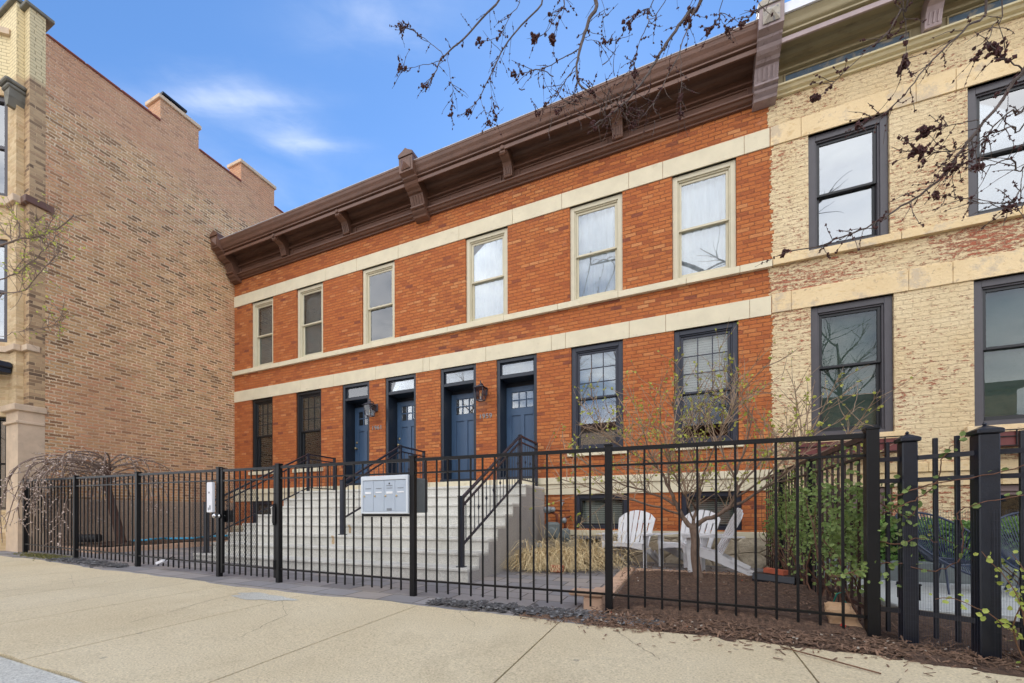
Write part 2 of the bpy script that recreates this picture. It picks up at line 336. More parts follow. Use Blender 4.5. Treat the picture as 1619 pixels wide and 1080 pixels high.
def pavermat():
    m, t, p = newmat('pavers'); P = t.pos(); x, y, z = t.sep(P)
    bw, bh = .46, .31
    vr = t.m('DIVIDE', y, bh); row = t.m('FLOOR', vr); uu = t.m('ADD', t.m('DIVIDE', x, bw), t.m('MULTIPLY', t.m('MODULO', t.m('ABSOLUTE', row), 2.), .5)); cl_ = t.m('FLOOR', uu)
    fu = t.m('SUBTRACT', uu, cl_); fv = t.m('SUBTRACT', vr, row)
    d = t.m('MINIMUM', t.m('MULTIPLY', t.m('MINIMUM', fu, t.m('SUBTRACT', 1., fu)), bw), t.m('MULTIPLY', t.m('MINIMUM', fv, t.m('SUBTRACT', 1., fv)), bh))
    mask = t.mr(t.m('ADD', d, t.m('MULTIPLY', t.m('SUBTRACT', t.noise(P, 30, 3), .5), .006)), .003, .009)
    wn_ = t.node('ShaderNodeTexWhiteNoise', noise_dimensions='2D'); t.put(wn_.inputs['Vector'], t.comb(cl_, row, 0.))
    c = t.ramp(wn_.outputs['Value'], [(0, srgb(128, 126, 128)), (.5, srgb(148, 146, 148)), (1, srgb(160, 152, 146))])
    c = t.mix(t.mr(t.noise(P, 3, 6, .7), .4, .75, 0, .5), c, t.scl(c, (.72, .7, .68)))
    c = t.mix(mask, srgb(84, 76, 68), c)
    t.put(p.inputs['Base Color'], c); p.inputs['Roughness'].default_value = .8
    t.put(p.inputs['Normal'], t.bump(t.m('ADD', mask, t.m('MULTIPLY', t.noise(P, 60, 4, .6), .4)), .005)); return m
M['pavers'] = pavermat()
def mulchmat():
    m, t, p = newmat('mulch'); P = t.pos()
    a = t.noise(P, 26., 7, .8); b = t.noise(P, 55, 4, .7)
    c = t.ramp(a, [(.3, srgb(60, 46, 38)), (.48, srgb(100, 78, 64)), (.6, srgb(128, 100, 82)), (.75, srgb(156, 126, 104))])
    c = t.mix(t.mr(b, .66, .72, 0, .8), c, srgb(176, 156, 136))
    t.put(p.inputs['Base Color'], c); p.inputs['Roughness'].default_value = .95
    t.put(p.inputs['Normal'], t.bump(t.m('ADD', a, b), .03)); return m
M['mulch'] = mulchmat()
def rubblemat():
    m, t, p = newmat('rubble_stone'); P = t.pos(); Ps = t.scl(P, (1, 1, 1.7))
    v = t.node('ShaderNodeTexVoronoi', feature='DISTANCE_TO_EDGE'); t.put(v.inputs['Vector'], Ps); v.inputs['Scale'].default_value = 2.3
    v2 = t.node('ShaderNodeTexVoronoi'); t.put(v2.inputs['Vector'], Ps); v2.inputs['Scale'].default_value = 2.3
    c = t.mix(t.sep(v2.outputs['Color'])[0], srgb(196, 180, 152), srgb(216, 203, 180))
    c = t.mix(t.mr(t.noise(P, 12, 6, .7), .45, .75, 0, .5), c, srgb(150, 134, 114))
    c = t.mix(t.mr(t.m('ADD', v.outputs[0], t.m('MULTIPLY', t.noise(P, 20, 4), .03)), .012, .03), srgb(176, 160, 136), c)
    t.put(p.inputs['Base Color'], c); p.inputs['Roughness'].default_value = .9
    t.put(p.inputs['Normal'], t.bump(t.m('ADD', t.mr(v.outputs[0], 0, .06, 0, .35), t.noise(P, 7, 7, .65)), .06)); return m
M['rubble'] = rubblemat()

# ------------------------------------------------------------------ mesh builder
def wloc(o):
    v = Vector((0, 0, 0))
    while o is not None: v += o.location; o = o.parent
    return v
class MB:
    def __init__(s): s.v = []; s.f = []
    def add(s, vs, fs):
        k = len(s.v); s.v += [tuple(q) for q in vs]; s.f += [tuple(i+k for i in f) for f in fs]; return s
    def box(s, x0, x1, y0, y1, z0, z1):
        return s.add([(x0, y0, z0), (x1, y0, z0), (x1, y1, z0), (x0, y1, z0), (x0, y0, z1), (x1, y0, z1), (x1, y1, z1), (x0, y1, z1)],
                     [(0, 3, 2, 1), (4, 5, 6, 7), (0, 1, 5, 4), (1, 2, 6, 5), (2, 3, 7, 6), (3, 0, 4, 7)])
    def bev(s, x0, x1, y0, y1, z0, z1, b=.008):          # box with chamfered edges
        P = []
        for zz, e in ((z0, b), (z0+b, 0), (z1-b, 0), (z1, b)):
            a0, a1, c0, c1 = x0+e, x1-e, y0+e, y1-e
            P += [(a0+b, c0, zz), (a1-b, c0, zz), (a1, c0+b, zz), (a1, c1-b, zz), (a1-b, c1, zz), (a0+b, c1, zz), (a0, c1-b, zz), (a0, c0+b, zz)]
        F = [tuple(range(7, -1, -1)), tuple(range(24, 32))]
        for k in range(3):
            for i in range(8): j = (i+1) % 8; F.append((k*8+i, k*8+j, k*8+8+j, k*8+8+i))
        return s.add(P, F)
    def quad(s, a, b, c, d): return s.add([a, b, c, d], [(0, 1, 2, 3)])
    def bar(s, a, b, w, h, upv=(0, 0, 1)):               # rectangular bar along a-b
        a = Vector(a); b = Vector(b); d = (b-a).normalized(); u = Vector(upv)
        if abs(d.dot(u)) > .98: u = Vector((0, 1, 0))
        r = d.cross(u).normalized(); u = r.cross(d)
        P = [p+r*sx*w/2+u*sz*h/2 for p in (a, b) for sx, sz in ((-1, -1), (1, -1), (1, 1), (-1, 1))]
        return s.add(P, [(0, 1, 2, 3), (7, 6, 5, 4), (0, 4, 5, 1), (1, 5, 6, 2), (2, 6, 7, 3), (3, 7, 4, 0)])
    def tube(s, pts, rad, n=6, cap=True):
        pts = [Vector(p) for p in pts]; k0 = len(s.v)
        if not isinstance(rad, (list, tuple)): rad = [rad]*len(pts)
        prev = None
        for i, p in enumerate(pts):
            d = (pts[min(i+1, len(pts)-1)]-pts[max(i-1, 0)])
            d = d.normalized() if d.length > 1e-7 else Vector((0, 0, 1))
            if prev is None: r = d.orthogonal().normalized()
            else:
                r = prev-d*prev.dot(d); r = r.normalized() if r.length > 1e-5 else d.orthogonal().normalized()
            prev = r; u = d.cross(r)
            for j in range(n):
                a = 2*math.pi*j/n; s.v.append(tuple(p+(r*math.cos(a)+u*math.sin(a))*rad[i]))
        for i in range(len(pts)-1):
            for j in range(n):
                a = k0+i*n+j; b = k0+i*n+(j+1) % n; s.f.append((a, b, b+n, a+n))
        if cap:
            s.f.append(tuple(k0+j for j in range(n-1, -1, -1))); e = k0+(len(pts)-1)*n; s.f.append(tuple(e+j for j in range(n)))
        return s
    def lathe(s, c, prof, n=12, axis='z'):
        k0 = len(s.v); c = Vector(c)
        for (r, h) in prof:
            for j in range(n):
                a = 2*math.pi*j/n; q = (r*math.cos(a), r*math.sin(a), h)
                if axis == 'y': q = (q[0], q[2], q[1])
                if axis == 'x': q = (q[2], q[0], q[1])
                s.v.append(tuple(c+Vector(q)))
        for i in range(len(prof)-1):
            for j in range(n):
                a = k0+i*n+j; b = k0+i*n+(j+1) % n; s.f.append((a, b, b+n, a+n))
        s.f.append(tuple(k0+j for j in range(n-1, -1, -1))); e = k0+(len(prof)-1)*n; s.f.append(tuple(e+j for j in range(n)))
        return s
    def prism(s, poly, fn, a, b):                        # 2-D outline poly, fn(u,v,t) -> 3-D, extruded t=a..b
        n = len(poly); P = [fn(u, v, a) for u, v in poly]+[fn(u, v, b) for u, v in poly]
        return s.add(P, [tuple(range(n)), tuple(range(2*n-1, n-1, -1))]+[(i, i+n, (i+1) % n+n, (i+1) % n) for i in range(n)])
    def build(s, name, mat, parent=None, local=False, smooth=False, fix=True):
        off = Vector((0, 0, 0)) if (local or parent is None) else wloc(parent)
        me = bpy.data.meshes.new(name); me.from_pydata([(x-off.x, y-off.y, z-off.z) for x, y, z in s.v], [], s.f)
        me.materials.append(M[mat] if isinstance(mat, str) else mat); me.update()
        if fix:
            import bmesh
            bm = bmesh.new(); bm.from_mesh(me); bmesh.ops.recalc_face_normals(bm, faces=bm.faces); bm.to_mesh(me); bm.free()
        if smooth:
            for p in me.polygons: p.use_smooth = True
        o = bpy.data.objects.new(name, me); COL.objects.link(o)
        if parent is not None: o.parent = parent
        return o
def tag(o, label=None, cat=None, group=None, kind=None):
    if label: o['label'] = label
    if cat: o['category'] = cat
    if group: o['group'] = group
    if kind: o['kind'] = kind
    return o
def empty(name, loc, label=None, cat=None, group=None, rz=0):
    o = bpy.data.objects.new(name, None); o.location = loc; o.rotation_euler[2] = rz; COL.objects.link(o)
    return tag(o, label, cat, group)
def copy_tree(o, parent=None):
    c = o.copy(); COL.objects.link(c)
    if parent is not None: c.parent = parent
    for ch in list(o.children): copy_tree(ch, c)
    return c
def struct(name, mb, mat, **k): return tag(mb.build(name, mat, **k), kind='structure')

# ------------------------------------------------------------------ ground
GX = [(-40, -.55), (-14, -.72), (-12, -.745), (-10.1, -.79), (-8.1, -.83), (-6, -.875), (-2.7, -.9), (-.6, -.9), (1.3, -.93), (2, -.95), (12, -1.05)]
def gz(x, y=3.4):
    z = GX[-1][1]
    if x <= GX[0][0]: z = GX[0][1]
    else:
        for (a, za), (b, zb) in zip(GX, GX[1:]):
            if a <= x <= b: z = za+(zb-za)*(x-a)/(b-a); break
    return z - (.012*(3.4-y) if y < 3.4 else 0)
def sheet(xs, ys, dz=0., fn=None):
    mb = MB(); P = [(x, y, (fn or gz)(x, y)+dz) for y in ys for x in xs]; n = len(xs)
    return mb.add(P, [(j*n+i, j*n+i+1, (j+1)*n+i+1, (j+1)*n+i) for j in range(len(ys)-1) for i in range(n-1)])
XS = [-40, -20, -14, -12, -10.1, -8.1, -6, -2.7, -.6, 1.3, 2, 6, 12, 40]
struct('ground', MB().add([(-400, -400, -1.6), (400, -400, -1.6), (400, 400, -1.6), (-400, 400, -1.6)], [(0, 1, 2, 3)]), 'earth')
struct('street', sheet([-200, -40]+XS[1:]+[200], [-12, -6, -2.2], -.16), 'asphalt')
# far kerb side of the street, behind the camera
struct('far_pavement', sheet([-200, -40]+XS[1:]+[200], [-40, -20, -12.002], -.02), 'sidewalk')
# sidewalk slabs, with real gaps between them
jx = [-24, -22.4, -20.8, -19.2, -17.6, -16, -14.4, -12.9, -11.3, -9.8, -8.25, -6.72, -5.22, -3.86, -2.4, -.94, .69, 2.3, 3.9, 5.5, 7.1, 9, 11]
mb = MB()
def edge_y(x): return 3.32+.035*math.sin(x*1.7)+.02*math.sin(x*4.1+1)
for a, b in zip(jx, jx[1:]):
    g = .006; n = 8; a2, b2 = a+g, b-g
    xs = [a2+(b2-a2)*i/n for i in range(n+1)]; top = []; 
    ys = lambda x: (1.17+.012*math.sin(x*9), 2.2, edge_y(x)+.012*math.sin(x*23+2)+.008*math.sin(x*51))
    for x in xs:
        for y in ys(x): top.append((x, y, gz(x, y)))
    k = len(top); bot = [(x, y, z-.12) for x, y, z in top]; F = []
    for i in range(n):
        for j in range(2):
            F.append((i*3+j, i*3+j+1, i*3+3+j+1, i*3+3+j))
        F.append((i*3, i*3+3, k+i*3+3, k+i*3)); F.append((i*3+2, i*3+5, k+i*3+5, k+i*3+2))
    F.append((0, 1, k+1, k)); F.append((1, 2, k+2, k+1)); e = n*3; F.append((e, e+1, k+e+1, k+e)); F.append((e+1, e+2, k+e+2, k+e+1))
    mb.add(top+bot, F)
struct('sidewalk', mb, 'sidewalk')
struct('soil_bed', sheet(XS, [1.0, 2.2, 3.4, 3.9], -.03), 'mulch')
struct('concrete_apron', sheet([-40, -20, -14, -12, -10, -8, -6, -4, -2, 0, 2, 6, 12], [-2.2, 0, 1.155], -.006), 'apron')
# hairline cracks running across the slabs, cut as thin dark grooves
def crack(pts, w):
    mb = MB(); n = len(pts)
    P = []
    for i, (x, y) in enumerate(pts):
        ww = w*(.4+random.random()); P += [(x-ww, y, gz(x, y)+.0015), (x+ww, y, gz(x, y)+.0015)]
    return mb.add(P, [(2*i, 2*i+1, 2*i+3, 2*i+2) for i in range(n-1)])
ck = MB()
for x0, y0, x1, y1 in ((-4.65, 3.2, -4.2, 1.9), (-7.4, 3.2, -7.0, 1.3), (1.15, 2.95, 1.0, 2.3), (-5.9, 3.25, -5.75, 1.2), (-4.0, 3.1, -3.3, 2.6), (-3.3, 2.6, -3.0, 2.0), (-1.9, 3.3, -1.5, 2.9), (-8.0, 2.9, -6.9, 2.5), (-.5, 3.3, -.1, 2.7)):
    pts = []; n = 30; dxx = 0
    for i in range(n+1):
        dxx += random.uniform(-.012, .012); f = i/n; pts.append((x0+(x1-x0)*f+dxx, y0+(y1-y0)*f))
    c = crack(pts, .0035); ck.add(c.v, c.f)
tag(ck.build('sidewalk_crack', 'joint', fix=False), kind='structure')
# old patch in the slab near the gate
pt = MB(); cx, cy = -4.2, 3.0; ring = []
for i in range(28):
    a = i/28*2*math.pi; r = 1+.18*math.sin(3*a+1)+.12*math.sin(7*a); ring.append((cx+.42*r*math.cos(a), cy+.13*r*math.sin(a)))
pt.add([(x, y, gz(x, y)+.004) for x, y in ring], [tuple(range(28))])
tag(pt.build('concrete_patch', 'apron', fix=False), kind='structure')

# pavers between sidewalk, fence and stairs
def pz(x, y): return gz(x)-.004
struct('paver_path', sheet([-13, -12, -10.1, -8.1, -6, -2.7, -.9, -.62], [3.28, 3.9, 5, 6.6, 8.0], -.002, pz), 'pavers')
struct('patio', sheet([-.62, .2, .9, 1.28], [6.62, 8.0], -.002, pz), 'pavers')
# border blocks along the pavers
tree_bed_z = lambda x, y: -.6+.02*math.sin(x*5+y*3)
# mulch bed in front of the chairs
def mz(x, y):
    e = min(1, max(0, (x+.66)/.35))*min(1, max(0, (6.55-y)/.4))
    h = .05+.07*e*(.6+.4*math.sin(x*2.1+1)*math.cos(y*1.7))
    if y < 3.7: h = .05*max(0, (y-3.27)/.43)-.012
    return gz(x)+h*min(1, e+.2)+random.uniform(-.008, .012)
xs = [-.66+i*.05 for i in range(40)]; ys = [3.27+i*.058 for i in range(58)]
mo = tag(sheet(xs, ys, 0, mz).build('mulch_bed', 'mulch', smooth=True), 'dark shredded bark mulch around the small budding tree inside the fence', 'mulch', kind='stuff')
xs2 = [1.3+i*.12 for i in range(60)]; ys2 = [3.27+i*.1 for i in range(49)]
def mz2(x, y): return gz(x)+.02+random.uniform(-.01, .012)-(.03 if y < 3.3 else 0)
tag(sheet(xs2, ys2, 0, mz2).build('mulch_bed', 'mulch', smooth=True), 'bark mulch around the concrete pad behind the heavy right-hand fence', 'mulch', kind='stuff')
# concrete pad in the right-hand yard
struct('yard_pad', MB().bev(1.85, 8, 4.75, 6.6, -1.05, -.86, .01), 'patio_con')

# ------------------------------------------------------------------ wall helper
def wall(mb, axis, plane, depth, a0, a1, z0, z1, holes):
    """front skin with reveals; axis 'x': wall runs along X, front at y=plane, reveals go to plane+depth"""
    As = sorted({a0, a1, *[h[0] for h in holes], *[h[1] for h in holes]}); Zs = sorted({z0, z1, *[h[2] for h in holes], *[h[3] for h in holes]})
    pt = (lambda a, z, d: (a, plane+d, z)) if axis == 'x' else (lambda a, z, d: (plane-d, a, z))
    for i in range(len(As)-1):
        for j in range(len(Zs)-1):
            ca, cz = (As[i]+As[i+1])/2, (Zs[j]+Zs[j+1])/2
            if any(h[0] < ca < h[1] and h[2] < cz < h[3] for h in holes): continue
            mb.quad(pt(As[i], Zs[j], 0), pt(As[i+1], Zs[j], 0), pt(As[i+1], Zs[j+1], 0), pt(As[i], Zs[j+1], 0))
    for h in holes:
        c = [(h[0], h[2]), (h[1], h[2]), (h[1], h[3]), (h[0], h[3])]
        for k in range(4):
            p, q = c[k], c[(k+1) % 4]
            mb.quad(pt(p[0], p[1], 0), pt(q[0], q[1], 0), pt(q[0], q[1], depth), pt(p[0], p[1], depth))
FY = 8.0
XL, XM, XR = -12.36, 1.47, 9.0
UP = [(-11.60, -10.69), (-9.76, -8.78), (-7.45, -6.43), (-4.46, -3.43), (-2.06, -1.02), (-.13, .91)]
UZ = (4.26, 6.20)
LOW = [(-11.60, -10.71), (-9.79, -8.85), (-2.04, -1.02), (-.11, .93)]
LZ = (1.24, 3.35)
DOORS = [(-8.11, -7.22), (-6.72, -5.81), (-5.13, -4.20), (-3.70, -2.77)]
DZ = (.70, 3.35)
BAS = [(-11.60, -10.75), (-1.97, -.93), (0.0, .97)]
BZ = (-.30, .385)
house = empty('brick_rowhouse', ((XL+XM)/2, FY, -.9), 'two-storey orange brick rowhouse with four blue doors and a brown cornice', 'rowhouse')
mb = MB()
holes = [(a, b, *UZ) for a, b in UP]+[(a, b, *LZ) for a, b in LOW]+[(a, b, *DZ) for a, b in DOORS]+[(a, b, *BZ) for a, b in BAS]
wall(mb, 'x', FY, .16, XL+.002, XM, -1.2, 7.85, holes)
mb.build('wall', 'orange_brick', house)
# closed shell behind the front so the rooms are dark
sh = MB(); X0, X1, Y0, Y1, Z0, Z1 = XL+.01, XM, 9.6, 20, -1.2, 7.6
sh.quad((X0, Y1, Z0), (X1, Y1, Z0), (X1, Y1, Z1), (X0, Y1, Z1)); sh.quad((X1, 8.17, Z0), (X1, Y1, Z0), (X1, Y1, Z1), (X1, 8.17, Z1))
sh.quad((X0, 8.17, Z0), (X0, Y1, Z0), (X0, Y1, Z1), (X0, 8.17, Z1)); sh.quad((X0, 8.165, Z0), (X1, 8.165, Z0), (X1, 20, Z0), (X0, 20, Z0))
sh.build('back_wall', 'dark_room', house)
MB().box(XL+.01, XM, 8.01, 20, 7.6, 7.72).build('roof', 'roof', house)
fl = MB(); fl.box(XL+.02, XM-.02, 8.32, 19.9, 3.8, 4.0); fl.box(XL+.02, XM-.02, 8.42, 19.9, .55, .66)
fl.build('floor_slab', 'dark_room', house)
def blocks(parent, name, mat, a0, a1, y0, y1, z0, z1, joints, jw=.003):
    mb = MB(); J = [a0]+[j for j in sorted(joints) if a0 < j < a1]+[a1]
    for a, b in zip(J, J[1:]): mb.bev(a+jw, b-jw, y0, y1, z0, z1, .004)
    o = mb.build(name, mat, parent); return o
Jup = []
for a, b in UP: Jup += [a-.16, b+.12]
blocks(house, 'lintel_course', 'stone_cream', XL+.005, XM-.06, FY-.018, FY+.05, 6.20, 6.52, Jup)
blocks(house, 'lintel_course', 'stone_cream', XL+.005, XM-.05, FY-.018, FY+.05, 3.35, 3.67, [-10.9, -9.6, -8.4, -7.0, -5.6, -5.42, -3.95, -2.45, -2.15, -.9, -.25, 1.1])
blocks(house, 'sill_course', 'stone_cream', XL+.005, XM-.04, FY-.07, FY+.05, 4.14, 4.26, [-10.7, -9.3, -8.6, -7.1, -6.2, -4.9, -3.5, -2.3, -1.1, .1, .95])
blocks(house, 'water_table', 'stone_cream', XL+.005, XM-.04, FY-.05, FY+.05, .60, .735, [-10.2, -8.6, -7, -5.4, -3.8, -2.3, -.8, .7])
blocks(house, 'foundation_course', 'stone_cream', XL+.005, XM-.04, FY-.02, FY+.05, .385, .598, [-11, -9.3, -7.8, -2, -.5, 1.0])
blocks(house, 'foundation_sill', 'stone_cream', XL+.005, XM+.02, FY-.06, FY+.05, -.43, -.325, [-11, -9.6, -1.6, -.7, .3])
rb = MB(); nx, nz = 120, 9
fz = [(-1.2)+(.77)*j/(nz-1) for j in range(nz)]
P = []
for j in range(nz):
    for i in range(nx): P.append((XL+.01+(XM-XL-.01)*i/(nx-1), FY-.035-random.uniform(0, .05), fz[j]))
rb.add(P, [(j*nx+i, j*nx+i+1, (j+1)*nx+i+1, (j+1)*nx+i) for j in range(nz-1) for i in range(nx-1)])
rb.build('stone_foundation', 'rubble', house, smooth=True)

# ------------------------------------------------------------------ windows
def frame_rect(mb, x0, x1, z0, z1, y0, y1, t, tb=None, tt=None):
    tb = t if tb is None else tb; tt = t if tt is None else tt
    mb.bev(x0, x0+t, y0, y1, z0, z1, .004); mb.bev(x1-t, x1, y0, y1, z0, z1, .004)
    mb.bev(x0+t-.001, x1-t+.001, y0+.001, y1, z0, z0+tb, .004); mb.bev(x0+t-.001, x1-t+.001, y0+.001, y1, z1-tt, z1, .004)
def glass_pane(parent, x0, x1, z0, z1, y, mat='glass', tilt=0.):
    mb = MB(); mb.box(x0, x1, y, y+.004, z0, z1); return mb.build('pane', mat, parent)
def window(parent, x0, x1, z0, z1, mat, y=FY, casing=.085, grid=None, glass='glass', upper=None, lower=None, rise=0, split=.5, sash_mat=None):
    """double-hung window: casing, stepped stop, two sashes, panes, what hangs behind the glass"""
    f = MB(); frame_rect(f, x0+.004, x1-.004, z0+.002, z1-.004, y+.035, y+.16, casing, casing*.6)
    c2 = casing+.028
    frame_rect(f, x0+casing-.002, x1-casing+.002, z0+casing*.6-.002, z1-casing+.002, y+.06, y+.17, .03)
    fr = f.build('window', mat, parent)
    a0, a1, b0, b1 = x0+c2, x1-c2, z0+casing*.6+.028, z1-c2
    mid = b0+(b1-b0)*split; t = .045; sm = sash_mat or mat
    s1 = MB(); frame_rect(s1, a0, a1, mid-.02, b1, y+.085, y+.12, t, .04)
    if grid:
        nx_, nz_ = grid; w_ = (a1-a0-2*t); h_ = (b1-mid+.02-t-.04)
        for i in range(1, nx_): xx = a0+t+w_*i/nx_; s1.box(xx-.009, xx+.009, y+.094, y+.108, mid+.02, b1-t)
        for i in range(1, nz_): zz = mid+.02+h_*i/nz_; s1.box(a0+t, a1-t, y+.0945, y+.1075, zz-.009, zz+.009)
    s1.build('sash', sm, fr)
    s2 = MB(); frame_rect(s2, a0, a1, b0, mid+.02, y+.125, y+.16, t, .07, .04); s2.build('sash', sm, fr)
    glass_pane(fr, a0+t-.005, a1-t+.005, mid+.015, b1-t+.005, y+.100, glass)
    glass_pane(fr, a0+t-.005, a1-t+.005, b0+.065, mid-.015, y+.140, glass)
    for what, q0, q1 in ((upper, mid, b1), (lower, b0, mid)):
        if what is None: continue
        typ, m_ = what
        mb = MB(); yy = y+.185
        if typ == 'blind':
            n = int((q1-q0)/.045)
            for i in range(n):
                zz = q1-.02-i*.045; mb.add([(a0, yy, zz), (a1, yy, zz), (a1, yy+.012, zz-.037), (a0, yy+.012, zz-.037)], [(0, 1, 2, 3)])
            mb.build('blind', m_, fr, fix=False)
        elif typ == 'curtain':
            n = 34; P = []
            for i in range(n+1):
                xx = a0-.02+(a1-a0+.04)*i/n; d = .03*math.sin(i*1.1+x0)+.02*math.sin(i*2.3)
                P += [(xx, yy+.03+d, q0-.02), (xx, yy+.03+d*.6, q1+.02)]
            mb.add(P, [(2*i, 2*i+2, 2*i+3, 2*i+1) for i in range(n)]); mb.build('curtain', m_, fr, smooth=True, fix=False)
        elif typ == 'shade':
            mb.box(a0, a1, yy+.015, yy+.022, q0, q1); mb.build('roller_or_dark_sheet', m_, fr)
        elif typ == 'screen':
            mb.box(a0+.01, a1-.01, yy-.02, yy-.015, q0, q1); mb.build('insect_screen', m_, fr)
    return fr
for k in (0, 1): window(house, *UP[k], *UZ, 'cream_frame', upper=('blind', 'blind'), lower=('shade', 'blind'), glass='glass')
window(house, *UP[2], *UZ, 'cream_frame', upper=('blind', 'blind'), lower=('curtain', 'curtain'), glass='glass_mid')
for k in (3, 4, 5): window(house, *UP[k], *UZ, 'cream_frame', upper=('curtain', 'curtain'), lower=('curtain', 'curtain'), glass='glass_mid')
window(house, *LOW[0], *LZ, 'black_frame', grid=(3, 3), casing=.07, upper=('shade', 'blind_dim'), lower=('shade', 'dark_room'))  # lower sash: near-black sheet stands in for the dark room
window(house, *LOW[1], *LZ, 'black_frame', grid=(3, 3), casing=.07, upper=('shade', 'blind_dim'), lower=('shade', 'dark_room'))  # same near-black sheet as room darkness in the lower sash
window(house, *LOW[2], *LZ, 'navy_frame', grid=(3, 3), upper=('shade', 'blind_dim'), glass='glass_mid', split=.52)
window(house, *LOW[3], *LZ, 'navy_frame', grid=(3, 3), upper=('blind', 'blind'), split=.46)
for a, b in LOW:
    MB().bev(a-.08, b+.08, FY-.05, FY+.03, LZ[0]-.095, LZ[0]+.004, .005).build('window_sill', 'stone_cream', house)
for i, (a, b) in enumerate(BAS):
    f = MB(); frame_rect(f, a+.004, b-.004, BZ[0], BZ[1]-.003, FY+.03, FY+.14, .085, .07)
    fr = f.build('basement_window', 'navy_frame', house)
    s = MB(); frame_rect(s, a+.09, b-.09, BZ[0]+.07, BZ[1]-.09, FY+.06, FY+.1, .035); s.build('sash', 'black_frame', fr)
    glass_pane(fr, a+.12, b-.12, BZ[0]+.1, BZ[1]-.12, FY+.08)
    bl = MB()
    for k in range(13): zz = BZ[1]-.1-k*.038; bl.add([(a+.1, FY+.2, zz-.03), (b-.1, FY+.2, zz-.03), (b-.1, FY+.21, zz), (a+.1, FY+.21, zz)], [(0, 1, 2, 3)])
    bl.build('blind', 'blind_dim', fr, fix=False)
# ------------------------------------------------------------------ doors
for i, (a, b) in enumerate(DOORS):
    f = MB(); y0 = FY+.02
    f.bev(a+.003, a+.075, y0, FY+.40, DZ[0]+.04, DZ[1]-.003, .005); f.bev(b-.075, b-.003, y0, FY+.40, DZ[0]+.04, DZ[1]-.003, .005)
    f.bev(a+.074, b-.074, y0+.002, FY+.40, DZ[1]-.075, DZ[1]-.004, .005)
    f.bev(a+.074, b-.074, y0+.01, FY+.40, 2.93, 3.0, .006)           # transom bar, deep so the leaf sits in shade
    f.box(a+.07, b-.07, FY+.395, FY+.41, 2.80, 2.94)
    dfr = f.build('door_frame', 'navy', house)
    tr = MB(); frame_rect(tr, a+.074, b-.074, 2.995, DZ[1]-.07, FY+.07, FY+.1, .03); tr.build('transom_sash', 'navy', dfr)
    glass_pane(dfr, a+.1, b-.1, 3.02, DZ[1]-.095, FY+.085, 'glass_mid')
    bk = MB(); bk.box(a+.08, b-.08, FY+.16, FY+.165, 3.0, 3.28); bk.build('transom_shade', 'screen', dfr)
    # leaf: stiles, rails, six lights, two tall recessed panels
    L0, L1, yy = a+.078, b-.078, FY+.36; zb, zt = .79, 2.83; w_ = L1-L0
    d = MB(); st = .13
    d.bev(L0, L0+st, yy, yy+.045, zb, zt, .004); d.bev(L1-st, L1, yy, yy+.045, zb, zt, .004)
    d.bev(L0+st-.001, L1-st+.001, yy, yy+.045, zt-.12, zt, .004); d.bev(L0+st-.001, L1-st+.001, yy, yy+.045, zb, zb+.2, .004)
    g0, g1 = zt-.12-.36, zt-.12
    d.bev(L0+st-.001, L1-st+.001, yy, yy+.045, g0-.16, g0, .004)
    d.bev((L0+L1)/2-.05, (L0+L1)/2+.05, yy+.001, yy+.045, zb+.19, g0-.15, .004)
    d.box(L0+st, L1-st, yy+.022, yy+.04, zb+.15, g0-.1)
    for k in (1, 2): xx = L0+st+(w_-2*st)*k/3; d.box(xx-.012, xx+.012, yy+.004, yy+.03, g0, g1)
    d.box(L0+st, L1-st, yy+.005, yy+.029, (g0+g1)/2-.012, (g0+g1)/2+.012)
    leaf = d.build('door', 'door_blue', house)
    for kx in range(3):
        for kz in range(2):
            xa = L0+st+(w_-2*st)*kx/3+.011; xb = L0+st+(w_-2*st)*(kx+1)/3-.011; za = g0+(g1-g0)*kz/2+.011; z2 = g0+(g1-g0)*(kz+1)/2-.011
            glass_pane(leaf, xa, xb, za, z2, yy+.018, 'glass_mid')
    hx = L0+.07 if i in (0, 1) else L1-.07
    if i != 2:
        k = MB(); k.lathe((hx, yy, 1.98-.24), [(.03, 0), (.03, -.01), (.012, -.02), (.012, -.04), (.03, -.05), (.034, -.065), (.02, -.08)], 12, 'y')
        k.lathe((hx, yy, 1.90), [(.03, 0), (.03, -.012), (.02, -.02)], 12, 'y'); k.build('door_knob', 'brass', leaf, smooth=True)
    MB().bev(a+.01, b-.01, FY-.04, FY+.42, .735, .79, .006).build('threshold', 'navy', house)

# ------------------------------------------------------------------ cornices
PROF = [(8.0, 6.97), (7.95, 6.97), (7.95, 7.0), (7.90, 7.012), (7.875, 7.045), (7.84, 7.05), (7.84, 7.078), (7.93, 7.085), (7.93, 7.285), (7.87, 7.292), (7.87, 7.325), (7.925, 7.33),
        (7.925, 7.45), (7.86, 7.455), (7.85, 7.50), (7.80, 7.52), (7.78, 7.56), (7.54, 7.555), (7.54, 7.415), (7.525, 7.405), (7.50, 7.405), (7.50, 7.475), (7.525, 7.482), (7.525, 7.505), (7.47, 7.51), (7.47, 7.535), (7.49, 7.545),
        (7.45, 7.567), (7.44, 7.58), (7.42, 7.63), (7.39, 7.68), (7.375, 7.73), (7.365, 7.745), (7.365, 7.775), (8.0, 7.86)]
def strip(parent, name, mat, x0, x1, i0, i1, dy=0):
    mb = MB(); P = PROF[i0:i1+1]; vs = [(x, y+dy, z) for x in (x0, x1) for y, z in P]; n = len(P)
    mb.add(vs, [(i, i+1, n+i+1, n+i) for i in range(n-1)]); return mb.build(name, mat, parent, fix=False)
def cornice(parent, x0, x1, mats):
    for nm, mt, i0, i1 in mats: strip(parent, nm, mt, x0, x1, i0, i1)
cb = 'cornice_brown'
cornice(house, XL+.04, 1.18, [('cornice', cb, 0, 33)])
